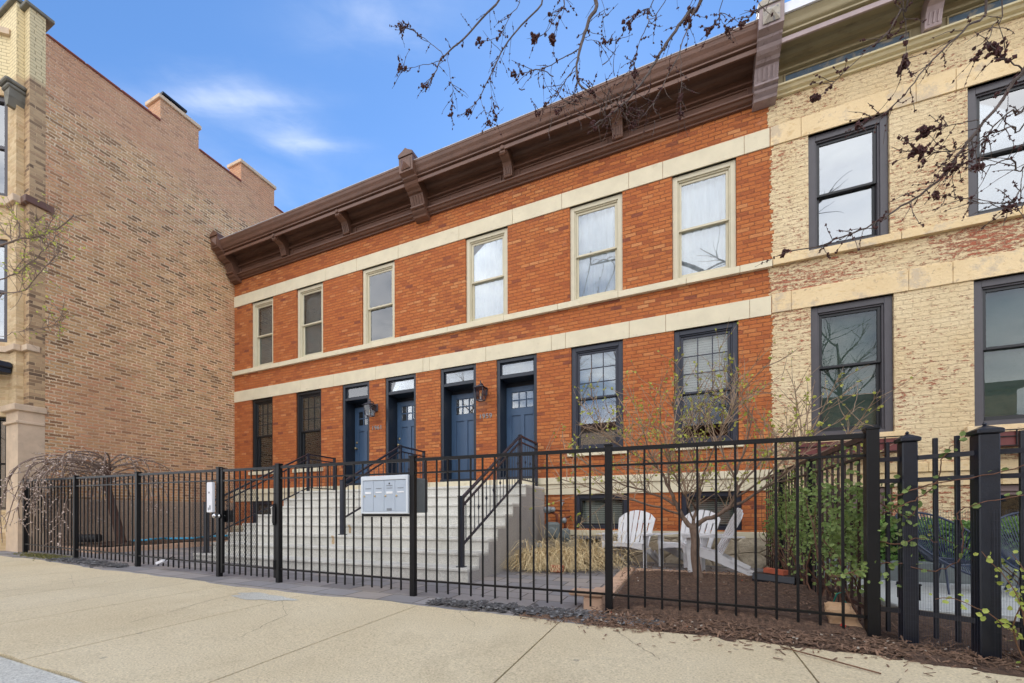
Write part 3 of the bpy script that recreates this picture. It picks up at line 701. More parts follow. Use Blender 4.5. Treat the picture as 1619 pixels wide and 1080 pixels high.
MB().add([(XL+.04, 7.36, 7.775), (1.18, 7.36, 7.775), (1.18, 8.2, 7.875), (XL+.04, 8.2, 7.875), (XL+.04, 7.36, 7.79), (1.18, 7.36, 7.79), (1.18, 8.2, 7.89), (XL+.04, 8.2, 7.89)],
         [(0, 3, 2, 1), (4, 5, 6, 7), (0, 1, 5, 4), (1, 2, 6, 5), (2, 3, 7, 6), (3, 0, 4, 7)]).build('cornice_flashing', 'flashing', house)
def panels(parent, spans, mat, matin=None):
    for a, b in spans:
        mb = MB(); z0, z1, y1 = 7.105, 7.265, 7.925
        frame_rect(mb, a, b, z0, z1, y1-.022, y1+.01, .022); o = mb.build('frieze_panel', mat, parent)
        if matin: MB().box(a+.02, b-.02, y1-.004, y1+.005, z0+.02, z1-.02).build('panel_face', matin, o)
SMALL_L = [-10.02, -7.78]; SMALL_R = [-3.33, -1.08]
def small_bracket(parent, x, mat):
    w_ = .095; P = [(7.90, 7.09), (7.80, 7.09), (7.79, 7.11), (7.80, 7.13), (7.76, 7.27), (7.72, 7.33), (7.62, 7.36), (7.56, 7.38), (7.53, 7.42), (7.53, 7.55), (7.90, 7.56)]
    mb = MB(); mb.prism(P, lambda u, v, t: (t, u, v), x-w_, x+w_)
    for k in (-.05, 0, .05):                                          # flutes standing on the face
        mb.bar((x+k, 7.80, 7.14), (x+k, 7.755, 7.27), .018, .03)
    o = mb.build('bracket', mat, parent)
    sc = MB(); sc.lathe((x-.055, 7.55, 7.385), [(.005, -.01), (.045, -.006), (.05, 0), (.045, .006), (.04, .11), (.045, .116), (.005, .12)], 12, 'x')
    sc.lathe((x, 7.505, 7.44), [(.02, 0), (.04, -.012), (.045, -.02), (.03, -.03), (.012, -.024)], 12, 'y'); sc.build('scroll', mat, o, smooth=False)
def big_block(parent, x, w_, mat, panel_mat, faceted=True):
    x0, x1 = x-w_/2, x+w_/2
    P = [(7.99, 6.88), (7.84, 6.90), (7.82, 6.93), (7.84, 6.95), (7.78, 6.99), (7.76, 7.02), (7.78, 7.04), (7.72, 7.06), (7.72, 7.09), (7.77, 7.10), (7.68, 7.31), (7.63, 7.32), (7.60, 7.35), (7.54, 7.37), (7.50, 7.40), (7.47, 7.44), (7.50, 7.46), (7.43, 7.50), (7.42, 7.53), (7.32, 7.56),
         (7.30, 7.86), (7.33, 7.90), (7.75, 7.90), (7.99, 7.86)]
    mb = MB(); mb.prism(P, lambda u, v, t: (t, u, v), x0, x1)
    for k in (-.3, -.1, .1, .3):
        mb.bar((x+k*w_, 7.772, 7.12), (x+k*w_, 7.692, 7.29), w_*.1, .04)
    o = mb.build('cornice_block', mat, parent)
    g = MB(); P2 = [(-w_/2-.01, 7.88), (w_/2+.01, 7.88), (w_/2+.01, 7.94), (w_*.2, 8.0), (.0, 8.05), (-w_*.2, 8.0), (-w_/2-.01, 7.94)]
    g.prism(P2, lambda u, v, t: (x+u, t, v), 7.285, 7.5); g.build('gable_cap', panel_mat, o)
    q = MB(); a = w_*.34; z0, z1 = 7.60, 7.84; yb = 7.302
    q.add([(x-a, yb, z0), (x+a, yb, z0), (x+a, yb, z1), (x-a, yb, z1), (x, yb-.07, (z0+z1)/2)], [(0, 1, 4), (1, 2, 4), (2, 3, 4), (3, 0, 4)]); q.build('faceted_boss', panel_mat, o)
for x in SMALL_L+SMALL_R: small_bracket(house, x, cb)
big_block(house, XL+.19, .30, cb, cb); big_block(house, -5.57, .36, cb, cb)
xs_ = [XL+.36, *SMALL_L, -5.57+0, *SMALL_R, 1.15]
sp = []
for a, b in zip(xs_, xs_[1:]): sp.append((a+.2 if a > XL+.4 else a+.05, b-.2 if b < 1.1 else b-.06))
panels(house, sp, cb)
# house numbers on the piers between the doors
def digits(txt, x, z, w_=.11, h=.13):
    cu = bpy.data.curves.new('house_number', 'FONT'); cu.body = txt; cu.size = h*1.15; cu.extrude = .006; cu.space_character = 1.12
    ob = bpy.data.objects.new('tmp', cu); COL.objects.link(ob); dg = bpy.context.evaluated_depsgraph_get(); dg.update()
    me = bpy.data.meshes.new_from_object(ob.evaluated_get(dg)); COL.objects.unlink(ob); bpy.data.objects.remove(ob)
    me.transform(Matrix.Translation((0, 0, 0)) @ Matrix.Rotation(R(90), 4, 'X'))
    xs = [v.co.x for v in me.vertices]; cx_ = (min(xs)+max(xs))/2
    off = wloc(house)
    me.transform(Matrix.Translation((x-cx_-off.x, FY-.012-off.y, z-off.z))); me.materials.clear(); me.materials.append(M['lamp_iron'] if False else M['galv'])
    o = bpy.data.objects.new('house_number', me); COL.objects.link(o); o.parent = house
digits('1961', -6.97, 2.10); digits('1959', -3.95, 2.10)
# downpipe stub + hose bib on the wall beside the meter
hb = MB(); hb.tube([(-2.2, 8, .22), (-2.2, 7.9, .22), (-2.2, 7.87, .16)], .014, 8); hb.lathe((-2.2, 7.92, .25), [(.008, 0), (.035, .005), (.035, .012), (.008, .016)], 8)
hb.build('hose_bib', 'galv', house)

# ------------------------------------------------------------------ painted neighbour on the right
yh = empty('painted_rowhouse', (5.2, FY, -.9), 'cream-painted brick rowhouse with peeling paint exposing red brick at the right', 'rowhouse')
YX = [(1.95, 2.99), (3.88, 4.94), (6.0, 7.05)]
YXL = [(1.97, 3.03), (3.93, 4.98), (6.0, 7.05)]
UZy, LZy = (4.27, 6.20), (1.24, 3.37)
YB = [(2.12, 3.0), (4.02, 5.0), (6.1, 7.0)]
mb = MB(); wall(mb, 'x', FY-.002, .16, XM, XR, -1.2, 7.85, [(a, b, *UZy) for a, b in YX]+[(a, b, *LZy) for a, b in YXL]+[(a, b, -.45, .40) for a, b in YB])
mb.build('wall', 'painted_brick', yh)
sh = MB(); sh.box(XM+.01, XR, 8.17, 20, 7.6, 7.7); sh.quad((XR, 8, -1.2), (XR, 20, -1.2), (XR, 20, 7.8), (XR, 8, 7.8)); sh.quad((XM, 20, -1.2), (XR, 20, -1.2), (XR, 20, 7.8), (XM, 20, 7.8))
sh.quad((XM+.01, 8.17, -1.19), (XR, 8.17, -1.19), (XR, 20, -1.19), (XM+.01, 20, -1.19)); sh.box(XM+.02, XR, 8.3, 20, 3.8, 4.0); sh.box(XM+.02, XR, 8.3, 20, .6, .7)
sh.build('shell', 'dark_room', yh)
# ragged edge where the cream paint stops, course by course
pe = MB(); z = -.3; wv = 0
while z < 6.97:
    wv = .75*wv+random.uniform(-.025, .025); h = .0705
    if not (3.35 < z+.03 < 3.67 or 6.2 < z+.03 < 6.52 or 4.13 < z+.03 < 4.27 or .38 < z+.03 < .74):
        for k in range(3):
            e = XM-.05+wv+random.uniform(-.018, .018)
            pe.quad((e, FY-.004, z+k*h/3), (XM+.001, FY-.004, z+k*h/3), (XM+.001, FY-.004, z+(k+1)*h/3), (e+.004, FY-.004, z+(k+1)*h/3))
    z += h
pe.build('paint_edge', 'painted_brick', yh, fix=False)
blocks(yh, 'lintel_course', 'painted_stone', XM-.055, XR, FY-.022, FY+.05, 6.20, 6.52, [1.85, 3.3, 3.75, 5.1, 5.9, 7.2])
blocks(yh, 'lintel_course', 'painted_stone', XM-.045, XR, FY-.022, FY+.05, 3.37, 3.69, [1.7, 3.2, 3.7, 5.2, 5.9, 7.2])
blocks(yh, 'sill_course', 'painted_stone', XM-.035, XR, FY-.07, FY+.05, 4.15, 4.27, [2.6, 3.1, 4.4, 5.5])
blocks(yh, 'water_table', 'painted_stone', XM-.035, XR, FY-.055, FY+.05, .61, .745, [2.2, 3.4, 5])
blocks(yh, 'foundation_course', 'painted_stone', XM-.035, XR, FY-.025, FY+.05, .40, .605, [2.7, 4.2])
for k, (a, b) in enumerate(YX): window(yh, a, b, *UZy, 'grey_frame', glass='glass_strong', casing=.1, sash_mat='black_frame', lower=('shade', 'blind_dim'))
for k, (a, b) in enumerate(YXL):
    window(yh, a, b, *LZy, 'grey_frame', casing=.1, sash_mat='black_frame', upper=('shade', 'green_shade'), lower=('shade', 'green_shade'), glass='glass', split=.55)
    MB().bev(a-.1, b+.1, FY-.05, FY+.03, LZy[0]-.1, LZy[0]+.004, .005).build('window_sill', 'painted_stone', yh)
M['frame_mauve'] = simple('frame_mauve', srgb(120, 100, 98), .6, .1)
for a, b in YB:
    f = MB(); frame_rect(f, a+.004, b-.004, -.45, .39, FY+.03, FY+.14, .09, .07); fr = f.build('basement_window', 'frame_mauve', yh)
    f = MB(); frame_rect(f, a+.09, b-.09, -.38, .3, FY+.06, FY+.1, .05); f.bev((a+b)/2-.03, (a+b)/2+.03, FY+.058, FY+.1, -.36, .28, .003); f.build('sash', 'frame_mauve', fr)
    glass_pane(fr, a+.13, b-.13, -.34, .26, FY+.08)
oc = 'cornice_olive'
cornice(yh, 1.47, XR, [('cornice_base', 'cornice_cream', 0, 6), ('cornice_frieze', oc, 6, 17), ('cornice_fascia', 'cornice_mauve', 17, 21), ('cornice_crown', oc, 21, 29), ('cornice_crown', oc, 29, 33)])
MB().box(1.5, XR, 7.35, 7.38, 7.70, 7.85).build('cornice_flashing', 'flash_white', yh)
MB().box(1.5, XR, 7.385, 8.3, 7.79, 7.86).build('roof_edge', 'roof', yh)
big_block(yh, 1.32, .34, 'cornice_worn', 'worn_panel')
for x in (3.42, 5.55): small_bracket(yh, x, 'cornice_mauve')
panels(yh, [(1.6, 3.22), (3.62, 5.35), (5.75, 8)], oc, 'frieze_blue')
# red iron window boxes on the sills
def planter(x0, x1, label):
    z0, z1, y0, y1 = .90, 1.13, 7.66, 7.94
    e = empty('window_box', ((x0+x1)/2, 7.8, z0), label, 'window box', 'red window boxes under the painted house windows')
    b = MB(); b.box(x0+.02, x1-.02, y0+.02, y1-.02, z0+.01, z1-.03); b.build('box_panel', 'planter_red', e)
    f = MB(); frame_rect(f, x0, x1, z0, z1, y0, y0+.018, .016)
    for k in range(1, 5): xx = x0+(x1-x0)*k/5; f.box(xx-.006, xx+.006, y0+.002, y0+.014, z0, z1)
    f.bar((x0, y0+.01, (z0+z1)/2+.02), (x1, y0+.01, (z0+z1)/2+.02), .01, .012); f.bar((x0+.01, y0, z1), (x0+.01, y1, z1), .018, .018); f.bar((x1-.01, y0, z1), (x1-.01, y1, z1), .018, .018)
    f.build('iron_rack', 'iron', e)
planter(1.72, 3.06, 'dark red window box under the cream house lower window nearest the orange house')
planter(3.93, 5.2, 'dark red window box behind the thick fence post, cut off at the right edge')

# ------------------------------------------------------------------ tan building on the left
tb = empty('tan_brick_building', (XL, 6, -.9), 'three-storey tan brick building at the left with a blank brown side wall and chimneys', 'building')
mb = MB(); TOP = 10.15
mb.box(XL-12, XL, 4.08, 30, -1.3, TOP); mb.build('side_wall', 'common_brick', tb)
for a, b in ((4.08, 6.12), (7.02, 8.2), (9.29, 12)):
    y = a; cp = MB()
    while y < b-.01:
        y2 = min(b, y+.62); cp.bev(XL-.36, XL+.035, y+.003, y2-.003, TOP, TOP+.055+random.uniform(-.008, .012), .015); y = y2
    cp.build('coping', 'coping_clay', tb)
for a, b, vent in ((6.12, 7.02, True), (8.2, 9.29, False)):
    c = MB().box(XL-.55, XL-.001, a, b, TOP-.001, 10.74).build('chimney', 'common_brick', tb)
    MB().bev(XL-.6, XL+.05, a-.05, b+.05, 10.74, 10.84, .01).build('chimney_cap', 'limestone', c)
    if vent: MB().bev(XL-.36, XL-.05, a+.12, a+.55, 10.84, 10.95, .01).box(XL-.40, XL-.01, a+.06, a+.62, 10.95, 11.0).build('flue_cap', 'plastic_black', c)
# stepped corner pier, canted bay and stone base
pr = MB(); pr.box(-13.6, XL-.001, 3.85, 4.079, 2.25, 10.49); pr.build('corner_return', 'soot_brick', tb)
pr = MB(); pr.box(-13.6, -12.60, 3.74, 3.849, 2.25, 10.60); pr.build('corner_pier', 'buff_brick', tb)
pr = MB(); pr.bev(-13.0, XL+.05, 3.78, 4.2, 10.49, 10.56, .01); pr.bev(-13.65, -12.55, 3.68, 4.1, 10.60, 10.67, .01); pr.build('pier_cap', 'coping_grey', tb)
B0 = Vector((-12.93, 3.74, 0)); BD = Vector((-.77, -.63, 0)).normalized(); BN = Vector((BD.y, -BD.x, 0))
if BN.x < 0: BN = -BN
def bay_pt(s, z, d): return tuple(B0+BD*s-BN*d+Vector((0, 0, z)))
def baywall(mb, s0, s1, z0, z1, holes, dep=.14):
    As = sorted({s0, s1, *[h[0] for h in holes], *[h[1] for h in holes]}); Zs = sorted({z0, z1, *[h[2] for h in holes], *[h[3] for h in holes]})
    for i in range(len(As)-1):
        for j in range(len(Zs)-1):
            ca, cz = (As[i]+As[i+1])/2, (Zs[j]+Zs[j+1])/2
            if any(h[0] < ca < h[1] and h[2] < cz < h[3] for h in holes): continue
            mb.quad(bay_pt(As[i], Zs[j], 0), bay_pt(As[i+1], Zs[j], 0), bay_pt(As[i+1], Zs[j+1], 0), bay_pt(As[i], Zs[j+1], 0))
    for h in holes:
        c = [(h[0], h[2]), (h[1], h[2]), (h[1], h[3]), (h[0], h[3])]
        for k in range(4):
            p, q = c[k], c[(k+1) % 4]; mb.quad(bay_pt(*p, 0), bay_pt(*q, 0), bay_pt(*q, dep), bay_pt(*p, dep))
BW = [(.02, .95, 3.6, 5.75), (.02, .95, 6.65, 8.75), (.02, .95, .1, 2.05)]
mb = MB(); baywall(mb, -.1, 1.4, -1.2, 10.1, BW); mb.box(-17, -14.02, 2.86, 4.08, -1.2, 10.1); mb.build('bay', 'buff_brick', tb)
ic = MB(); ic.add([bay_pt(-.1, 10.1, 0), bay_pt(1.4, 10.1, 0), (-15, 4.1, 10.1), (-12.9, 4.1, 10.1)], [(0, 1, 2, 3)]); ic.build('bay_roof', 'roof', tb)
def baybox(mb, s0, s1, d0, d1, z0, z1):
    P = [bay_pt(s, z, d) for z in (z0, z1) for s, d in ((s0, d0), (s1, d0), (s1, d1), (s0, d1))]
    return mb.add(P, [(0, 3, 2, 1), (4, 5, 6, 7), (0, 1, 5, 4), (1, 2, 6, 5), (2, 3, 7, 6), (3, 0, 4, 7)])
for k, (a, b, z0, z1) in enumerate(BW[:2]):
    f = MB(); baybox(f, a, a+.08, .04, .14, z0, z1); baybox(f, b-.08, b, .04, .14, z0, z1); baybox(f, a+.08, b-.08, .041, .14, z0, z0+.08); baybox(f, a+.08, b-.08, .041, .14, z1-.1, z1); zm = (z0+z1)/2; baybox(f, a+.08, b-.08, .06, .14, zm-.03, zm+.03)
    fr = f.build('window', 'grey_frame', tb)
    g = MB(); baybox(g, a+.07, b-.07, .1, .105, z0+.07, z1-.09); g.build('pane', 'glass_strong', fr)
    g = MB(); baybox(g, a, b, .3, .31, z0, z1); g.build('curtain', 'screen', fr)
a, b, z0, z1 = BW[2]; f = MB()
for k in range(9): s_ = a+.04+(b-a-.08)*k/8; baybox(f, s_-.01, s_+.01, .03, .05, z0+.02, z1-.02)
for zz in (z0+.05, (z0+z1)/2, z1-.05): baybox(f, a, b, .028, .052, zz-.012, zz+.012)
f.build('window_grille', 'iron', tb)
g = MB(); baybox(g, a, b, .12, .13, z0, z1); g.build('pane', 'glass_strong', tb)
for z0, z1, d in ((6.42, 6.56, .07), (3.38, 3.5, .05), (10.0, 10.12, .07)):
    tr = MB(); baybox(tr, -.04, 1.4, -d, .02, z0, z1)
    if z0 < 9: tr.bev(-13.0, -12.6+d, 3.74-d, 3.80, z0+.001, z1+.012, .01); 
    tr.build('belt_course', 'limestone', tb)
    if z0 < 9: tr = MB(); tr.bev(-12.60, XL+d*.6, 3.85-d, 4.2 if z0 > 5 else 4.0, z0+.002, z1+.01, .01); tr.build('belt_course', 'cornice_brown' if z0 > 5 else 'limestone', tb)
ck_ = MB(); ck_.bev(-12.86, -12.48, 3.56, 3.86, 8.78, 8.86, .02); ck_.bev(-12.83, -12.51, 3.6, 3.86, 8.70, 8.779, .02); ck_.prism([(-.13, 8.70), (.13, 8.70), (.11, 8.55), (.04, 8.38), (-.04, 8.38), (-.11, 8.55)], lambda u, v, t: (-12.67+u, t, v), 3.63, 3.86); ck_.build('corbel', 'coping_grey', tb)
pl_ = MB(); pl_.box(-12.90, XL+.001, 3.70, 4.078, -1.2, 2.12); pl_.bev(-12.96, XL+.05, 3.63, 4.1, 2.12, 2.25, .012); pl_.bev(-12.93, XL+.03, 3.66, 4.077, 1.86, 1.92, .01)
for zz in (.0, .62, 1.24): pass
pl_.build('stone_pilaster', 'limestone', tb)
cn = MB(); cn.bev(-15.2, -12.75, 2.7, 3.73, 2.92, 3.02, .01); cn.bev(-15.25, -12.7, 2.65, 3.73, 3.02, 3.14, .02); cn.build('canopy', 'navy', tb)

# ------------------------------------------------------------------ front stairs
ST_R, ST_L, Y_B, RUN, RIS = -2.6, -8.42, 4.70, .31, .18
stair = empty('front_stairs', ((ST_R+ST_L)/2, Y_B, -.9), 'wide grey concrete front steps climbing to the four blue doors', 'stairs')
mb = MB(); mbt = MB()
for k in range(8):
    zt = -.72+k*RIS; y0 = Y_B+k*RUN; y1 = y0+RUN if k < 7 else FY-.055
    top = []
    mb.box(ST_L, ST_R, y0, (y1 if k == 7 else y1+.001)-.0, (zt-RIS-.0 if k else -1.1), zt-.045)
    if k < 7: mb.box(ST_L+.001, ST_R-.001, y1, FY-.055, (zt-RIS if k else -1.1), zt-.046)
    mb.bev(ST_L-.012, ST_R+.006, y0-.022, y1+(.022 if k < 7 else 0), zt-.05, zt, .012)
mb.build('step', 'steps', stair)
ck = MB()                                            # rendered cheek on the right side
P = [(Y_B+.03, -1.1)]
for k in range(8): P += [(Y_B+k*RUN+.03, -.72+k*RIS-.055)]; P += [(Y_B+(k+1)*RUN+.03 if k < 7 else FY-.05, -.72+k*RIS-.055)]
P += [(FY-.05, -1.1)]
ck.prism(P, lambda u, v, t: (t, u, v), ST_R-.002, ST_R+.004); ck.build('cheek_wall', 'stucco', stair)
rs = MB()
for k, (xa, wd) in ((3, (-5.52, .03)), (2, (-5.60, .045))):
    zt = -.72+k*RIS; y0 = Y_B+k*RUN; n = 7
    P = []
    for i in range(n): f = i/(n-1); P += [(xa-wd/2-random.uniform(0, .02), y0-.0255+(.024 if f > .25 else 0), zt-.01-f*.15), (xa+wd/2*(1-.4*f)+random.uniform(0, .02), y0-.0255+(.024 if f > .25 else 0), zt-.01-f*.15)]
    rs.add(P, [(2*i, 2*i+1, 2*i+3, 2*i+2) for i in range(n-1)])
M['rust_stain'] = simple('rust_stain', srgb(186, 162, 128), .85, .2, 30.)
rs.build('rust_stain', 'rust_stain', stair, fix=False)

def knuckle(mb, c): mb.lathe(c, [(.006, -.035), (.012, -.03), (.011, -.018), (.02, -.008), (.02, .008), (.011, .018), (.012, .03), (.006, .035)], 8)
def railing(x, y_low, y_mid, y_top, label, ztread_low):
    e = empty('stair_railing', (x, y_low, ztread_low), label, 'stair railing', 'black iron railings on the front steps')
    zt0 = ztread_low+.95; zl = .54+.90
    def post(y, z0, z1, w=.055):
        p = MB(); p.bev(x-w/2, x+w/2, y-w/2, y+w/2, z0, z1, .004); p.bev(x-w/2-.006, x+w/2+.006, y-w/2-.006, y+w/2+.006, z1, z1+.014, .005); p.bev(x-w/2-.02, x+w/2+.02, y-w/2-.02, y+w/2+.02, z0, z0+.012, .003); p.build('post', 'rail_iron', e)
    post(y_low, ztread_low, zt0, .07); post(y_mid, .54, zl+.01); post(y_top, .54, zl+.01)
    r = MB()
    A = (x, y_low, zt0-.03); B = (x, y_mid, zl); 
    r.bar(A, B, .045, .03); r.bar((x, y_low, zt0-.14), (x, y_mid, zl-.11), .03, .024)
    r.bar((x, y_low+.04, ztread_low+.30), (x, y_mid, .54+.10), .03, .024)
    r.bar(B, (x, y_top, zl), .045, .03); r.bar((x, y_mid, zl-.11), (x, y_top, zl-.11), .03, .024); r.bar((x, y_mid, .64), (x, y_top, .64), .03, .024)
    r.build('rail', 'rail_iron', e)
    n = int((y_mid-y_low)/.125)
    for k in range(1, n):
        f = k/n; y = y_low+(y_mid-y_low)*f; za = ztread_low+.30+(.64-ztread_low-.30)*f; zb_ = zt0-.14+(zl-.11-zt0+.14)*f
        b = MB(); b.tube([(x, y, za), (x, y, zb_)], .0075, 6)
        if k % 2 == 0: knuckle(b, (x, y, (za+zb_)/2))
        b.build('baluster', 'rail_iron', e)
    n = max(3, int((y_top-y_mid)/.125))
    for k in range(1, n):
        y = y_mid+(y_top-y_mid)*k/n; b = MB(); b.tube([(x, y, .64), (x, y, zl-.11)], .0075, 6)
        if k % 2 == 0: knuckle(b, (x, y, .98))
        b.build('baluster', 'rail_iron', e)
railing(-2.75, 4.80, 6.98, 7.9, 'black iron stair railing on the right edge of the concrete steps', -.72)
railing(-5.5, 5.43, 7.02, 7.87, 'black iron stair railing standing in the middle of the concrete steps', -.36)
railing(-8.28, 4.84, 7.1, 7.9, 'black iron stair railing along the left edge of the concrete steps', -.72)

# ------------------------------------------------------------------ fences
FH = 3.72
POSTX = [-12.09, -10.10, -8.12, -6.07, -4.86, -2.74, -.605, 1.275]
def ftop(x): return .58+(-x+1.3)*.0092
def fence_post(par, x, y, z0, z1, w=.062, mat='iron', cap=True):
    p = MB(); p.bev(x-w/2, x+w/2, y-w/2, y+w/2, z0, z1, .005)
    if cap: p.bev(x-w/2-.005, x+w/2+.005, y-w/2-.005, y+w/2+.005, z1-.012, z1+.01, .005)
    p.build('post', mat, par)
def fence_panel(par, p0, p1, topf, basef, n, mat='iron', rails=(0, -.145), low=.17, pick=.0085, gaplow=.045, skip=None):
    (x0, y0), (x1, y1) = p0, p1
    P = lambda f, z: (x0+(x1-x0)*f, y0+(y1-y0)*f, z)
    xx = lambda f: x0+(x1-x0)*f
    for k, dz_ in enumerate(rails):
        MB().bar(P(0, topf(xx(0))+dz_-.018), P(1, topf(xx(1))+dz_-.018), .03, .034 if k == 0 else .018).build('rail', mat, par)
    MB().bar(P(0, basef(xx(0))+low), P(1, basef(xx(1))+low), .03, .018).build('rail', mat, par)
    for k in range(1, n+1):
        f = k/(n+1); z1 = topf(xx(f))-.02
        if skip and skip(xx(f)): z1 = skip(xx(f))
        b = MB(); c = P(f, 0); b.bev(c[0]-pick, c[0]+pick, c[1]-pick, c[1]+pick, basef(xx(f))+gaplow, z1, .002); b.build('picket', mat, par)
bf = lambda x: gz(x)
f1 = empty('picket_fence', (-9, FH, -.85), 'black iron picket fence from the tan building to the gate', 'fence', 'black picket fence runs along the sidewalk')
for a, b in zip(POSTX[:3], POSTX[1:4]): fence_panel(f1, (a+.03, FH), (b-.03, FH), ftop, bf, 14)
for x in POSTX[:4]: fence_post(f1, x, FH, bf(x)-.02, ftop(x)+.02)
f2 = empty('picket_fence', (-1.8, FH, -.9), 'black iron picket fence carrying the mailbox, from the gate to the corner post', 'fence', 'black picket fence runs along the sidewalk')
fence_panel(f2, (POSTX[4]+.03, FH), (POSTX[5]-.03, FH), ftop, bf, 14, skip=lambda x: -.03 if x > -3.42 else None)
for a, b, n in ((POSTX[5], POSTX[6], 14), (POSTX[6], POSTX[7], 12)): fence_panel(f2, (a+.03, FH), (b-.03, FH), ftop, bf, n)
for x in POSTX[4:7]: fence_post(f2, x, FH, bf(x)-.02, ftop(x)+.02)
fence_post(f2, POSTX[7], FH, bf(1.3)-.02, ftop(1.3)+.03, .075)
# expanded metal mesh
def exmesh(x0, x1, z0, z1, y, nx_, nz_, par, th=.0028):
    mb = MB(); dx_ = (x1-x0)/nx_; dz_ = (z1-z0)/nz_
    for i in range(nx_):
        for j in range(nz_):
            s_ = 1 if (i+j) % 2 else -1
            a = (x0+i*dx_, z0+(j if s_ > 0 else j+1)*dz_); b = (x0+(i+1)*dx_, z0+(j+1 if s_ > 0 else j)*dz_)
            mb.quad((a[0]-th, y, a[1]), (a[0]+th, y, a[1]), (b[0]+th, y, b[1]), (b[0]-th, y, b[1]))
    mb.build('expanded_mesh', 'iron', par, fix=False)
exmesh(-6.75, -6.12, -.70, .50, FH+.02, 42, 40, f1)
gate = empty('iron_gate', (-5.45, FH, -.88), 'black iron gate with a steel knob and metal mesh before the steps', 'gate')
gtop = lambda x: ftop(x)-.005
fence_panel(gate, (-5.98, FH), (-4.94, FH), gtop, bf, 8)
for x in (-6.0, -4.925): fence_post(gate, x, FH, bf(x)+.05, gtop(x)+.005, .04)
exmesh(-5.97, -5.30, -.70, .48, FH+.02, 42, 40, gate)
kn = MB(); 
for s_ in (-1, 1): kn.lathe((-6.03, FH+.03*s_, -.02), [(.028, 0), (.03, .008*s_), (.012, .016*s_), (.012, .035*s_), (.03, .045*s_), (.036, .062*s_), (.03, .08*s_), (.012, .085*s_)], 14, 'y')
kn.build('knob', 'steel', gate, smooth=True)
lp = MB(); lp.bev(-6.03, -5.85, FH+.034, FH+.05, -.11, .06, .004); lp.build('lock_plate', 'iron', gate)
hg = MB(); hg.bev(-4.93, -4.88, FH-.05, FH-.025, -.12, .10, .004); hg.tube([(-4.905, FH-.04, -.14), (-4.905, FH-.04, .14)], .014, 8); hg.tube([(-4.905, FH-.035, -.72), (-4.905, FH-.035, -.6)], .014, 8); hg.build('hinge', 'iron', gate)
# intercom box beside the gate
ib = empty('intercom_box', (-6.17, FH-.04, .18), 'small white metal keypad box mounted on the fence beside the gate', 'intercom')
MB().bev(-6.235, -6.115, FH-.075, FH-.03, .03, .46, .006).build('housing', 'white_paint', ib)
q = MB(); q.box(-6.19, -6.165, FH-.078, FH-.074, .30, .325); q.build('button', 'label_grey', ib)
q = MB(); q.box(-6.17, -6.145, FH-.078, FH-.074, .07, .13); q.box(-6.20, -6.185, FH-.078, FH-.074, .06, .1); q.build('decal', 'label_grey', ib)
# cluster mailbox
mbx = empty('mailbox', (-3.1, FH-.05, 0), 'pale grey metal mailbox with four compartments hung on the fence', 'mailbox')
x0, x1, z0, z1, y0 = -3.43, -2.77, .005, .435, FH-.06
MB().bev(x0+.02, x1-.02, y0+.03, y0+.42, z0+.01, z1-.02, .01).build('housing', 'meter_grey', mbx)
f = MB(); frame_rect(f, x0, x1, z0, z1, y0, y0+.035, .026, .024, .05); f.build('face_frame', 'mail_edge', mbx)
MB().bev(x0+.0, x1, y0+.036, y0+.07, z0-.03, z0-.003, .004).build('shelf_bar', 'iron', mbx)
w4 = (x1-x0-.052)/4
for k in range(4):
    a = x0+.026+k*w4; dr = MB().bev(a+.0015, a+w4-.0015, y0+.008, y0+.03, z0+.027, z1-.053, .003).build('mail_door', 'mail_metal', mbx)
    MB().lathe((a+.022, y0+.008, z0+.20), [(.011, .002), (.011, -.006), (.005, -.007)], 10, 'y').build('lock', 'brass', dr)
    MB().box(a+.035, a+w4-.03, y0+.004, y0+.0075, z0+.225+.01*(k % 2), z0+.25).build('name_card', 'label_white', dr)
    MB().box(a+.04, a+w4-.035, y0+.004, y0+.0075, z0+.285, z0+.291).build('slot', 'label_grey', dr)
    if k == 2:
        MB().lathe((a+w4/2, y0+.008, z0+.34), [(.009, .002), (.009, -.004)], 10, 'y').build('outgoing_lock', 'plastic_black', dr)
        MB().box(a+.035, a+w4-.035, y0+.0045, y0+.0078, z0+.312, z0+.320).box(a+.04, a+w4-.045, y0+.0045, y0+.0078, z0+.035, z0+.062).build('decal', 'label_grey', dr)
# small white solar light clipped low on the fence
sl_ = empty('fence_light', (-7.25, FH-.05, -.72), 'small white spotlight on a dark arm clipped to the bottom fence rail', 'light')
q = MB(); q.bar((-7.36, FH-.10, -.74), (-7.22, FH-.08, -.69), .07, .035); q.build('lamp_head', 'white_paint', sl_)
q = MB(); q.tube([(-7.22, FH-.08, -.69), (-7.14, FH-.02, -.64), (-7.12, FH, -.66)], .008, 6); q.build('arm', 'iron', sl_)

# side fence between the two yards
sf = empty('yard_divider_fence', (1.3, 5.4, -.9), 'rusty brown picket fence between the two yards, overgrown with vine', 'fence')
tp = lambda x: .58
n = 27
for k in range(n):
    y = 3.8+(7.85-3.8)*(k+.5)/n; b = MB(); b.bev(1.30-.009, 1.30+.009, y-.009, y+.009, -.86, .47+.10, .002); b.build('picket', 'rust_iron', sf)
for z_, h in ((.575, .04), (.43, .02), (-.72, .03)): MB().bar((1.3, 3.76, z_), (1.3, 7.9, z_), .03, h).build('rail', 'rust_iron', sf)
for y in (5.3, 6.7): fence_post(sf, 1.3, y, -.92, .6, .07, 'iron')
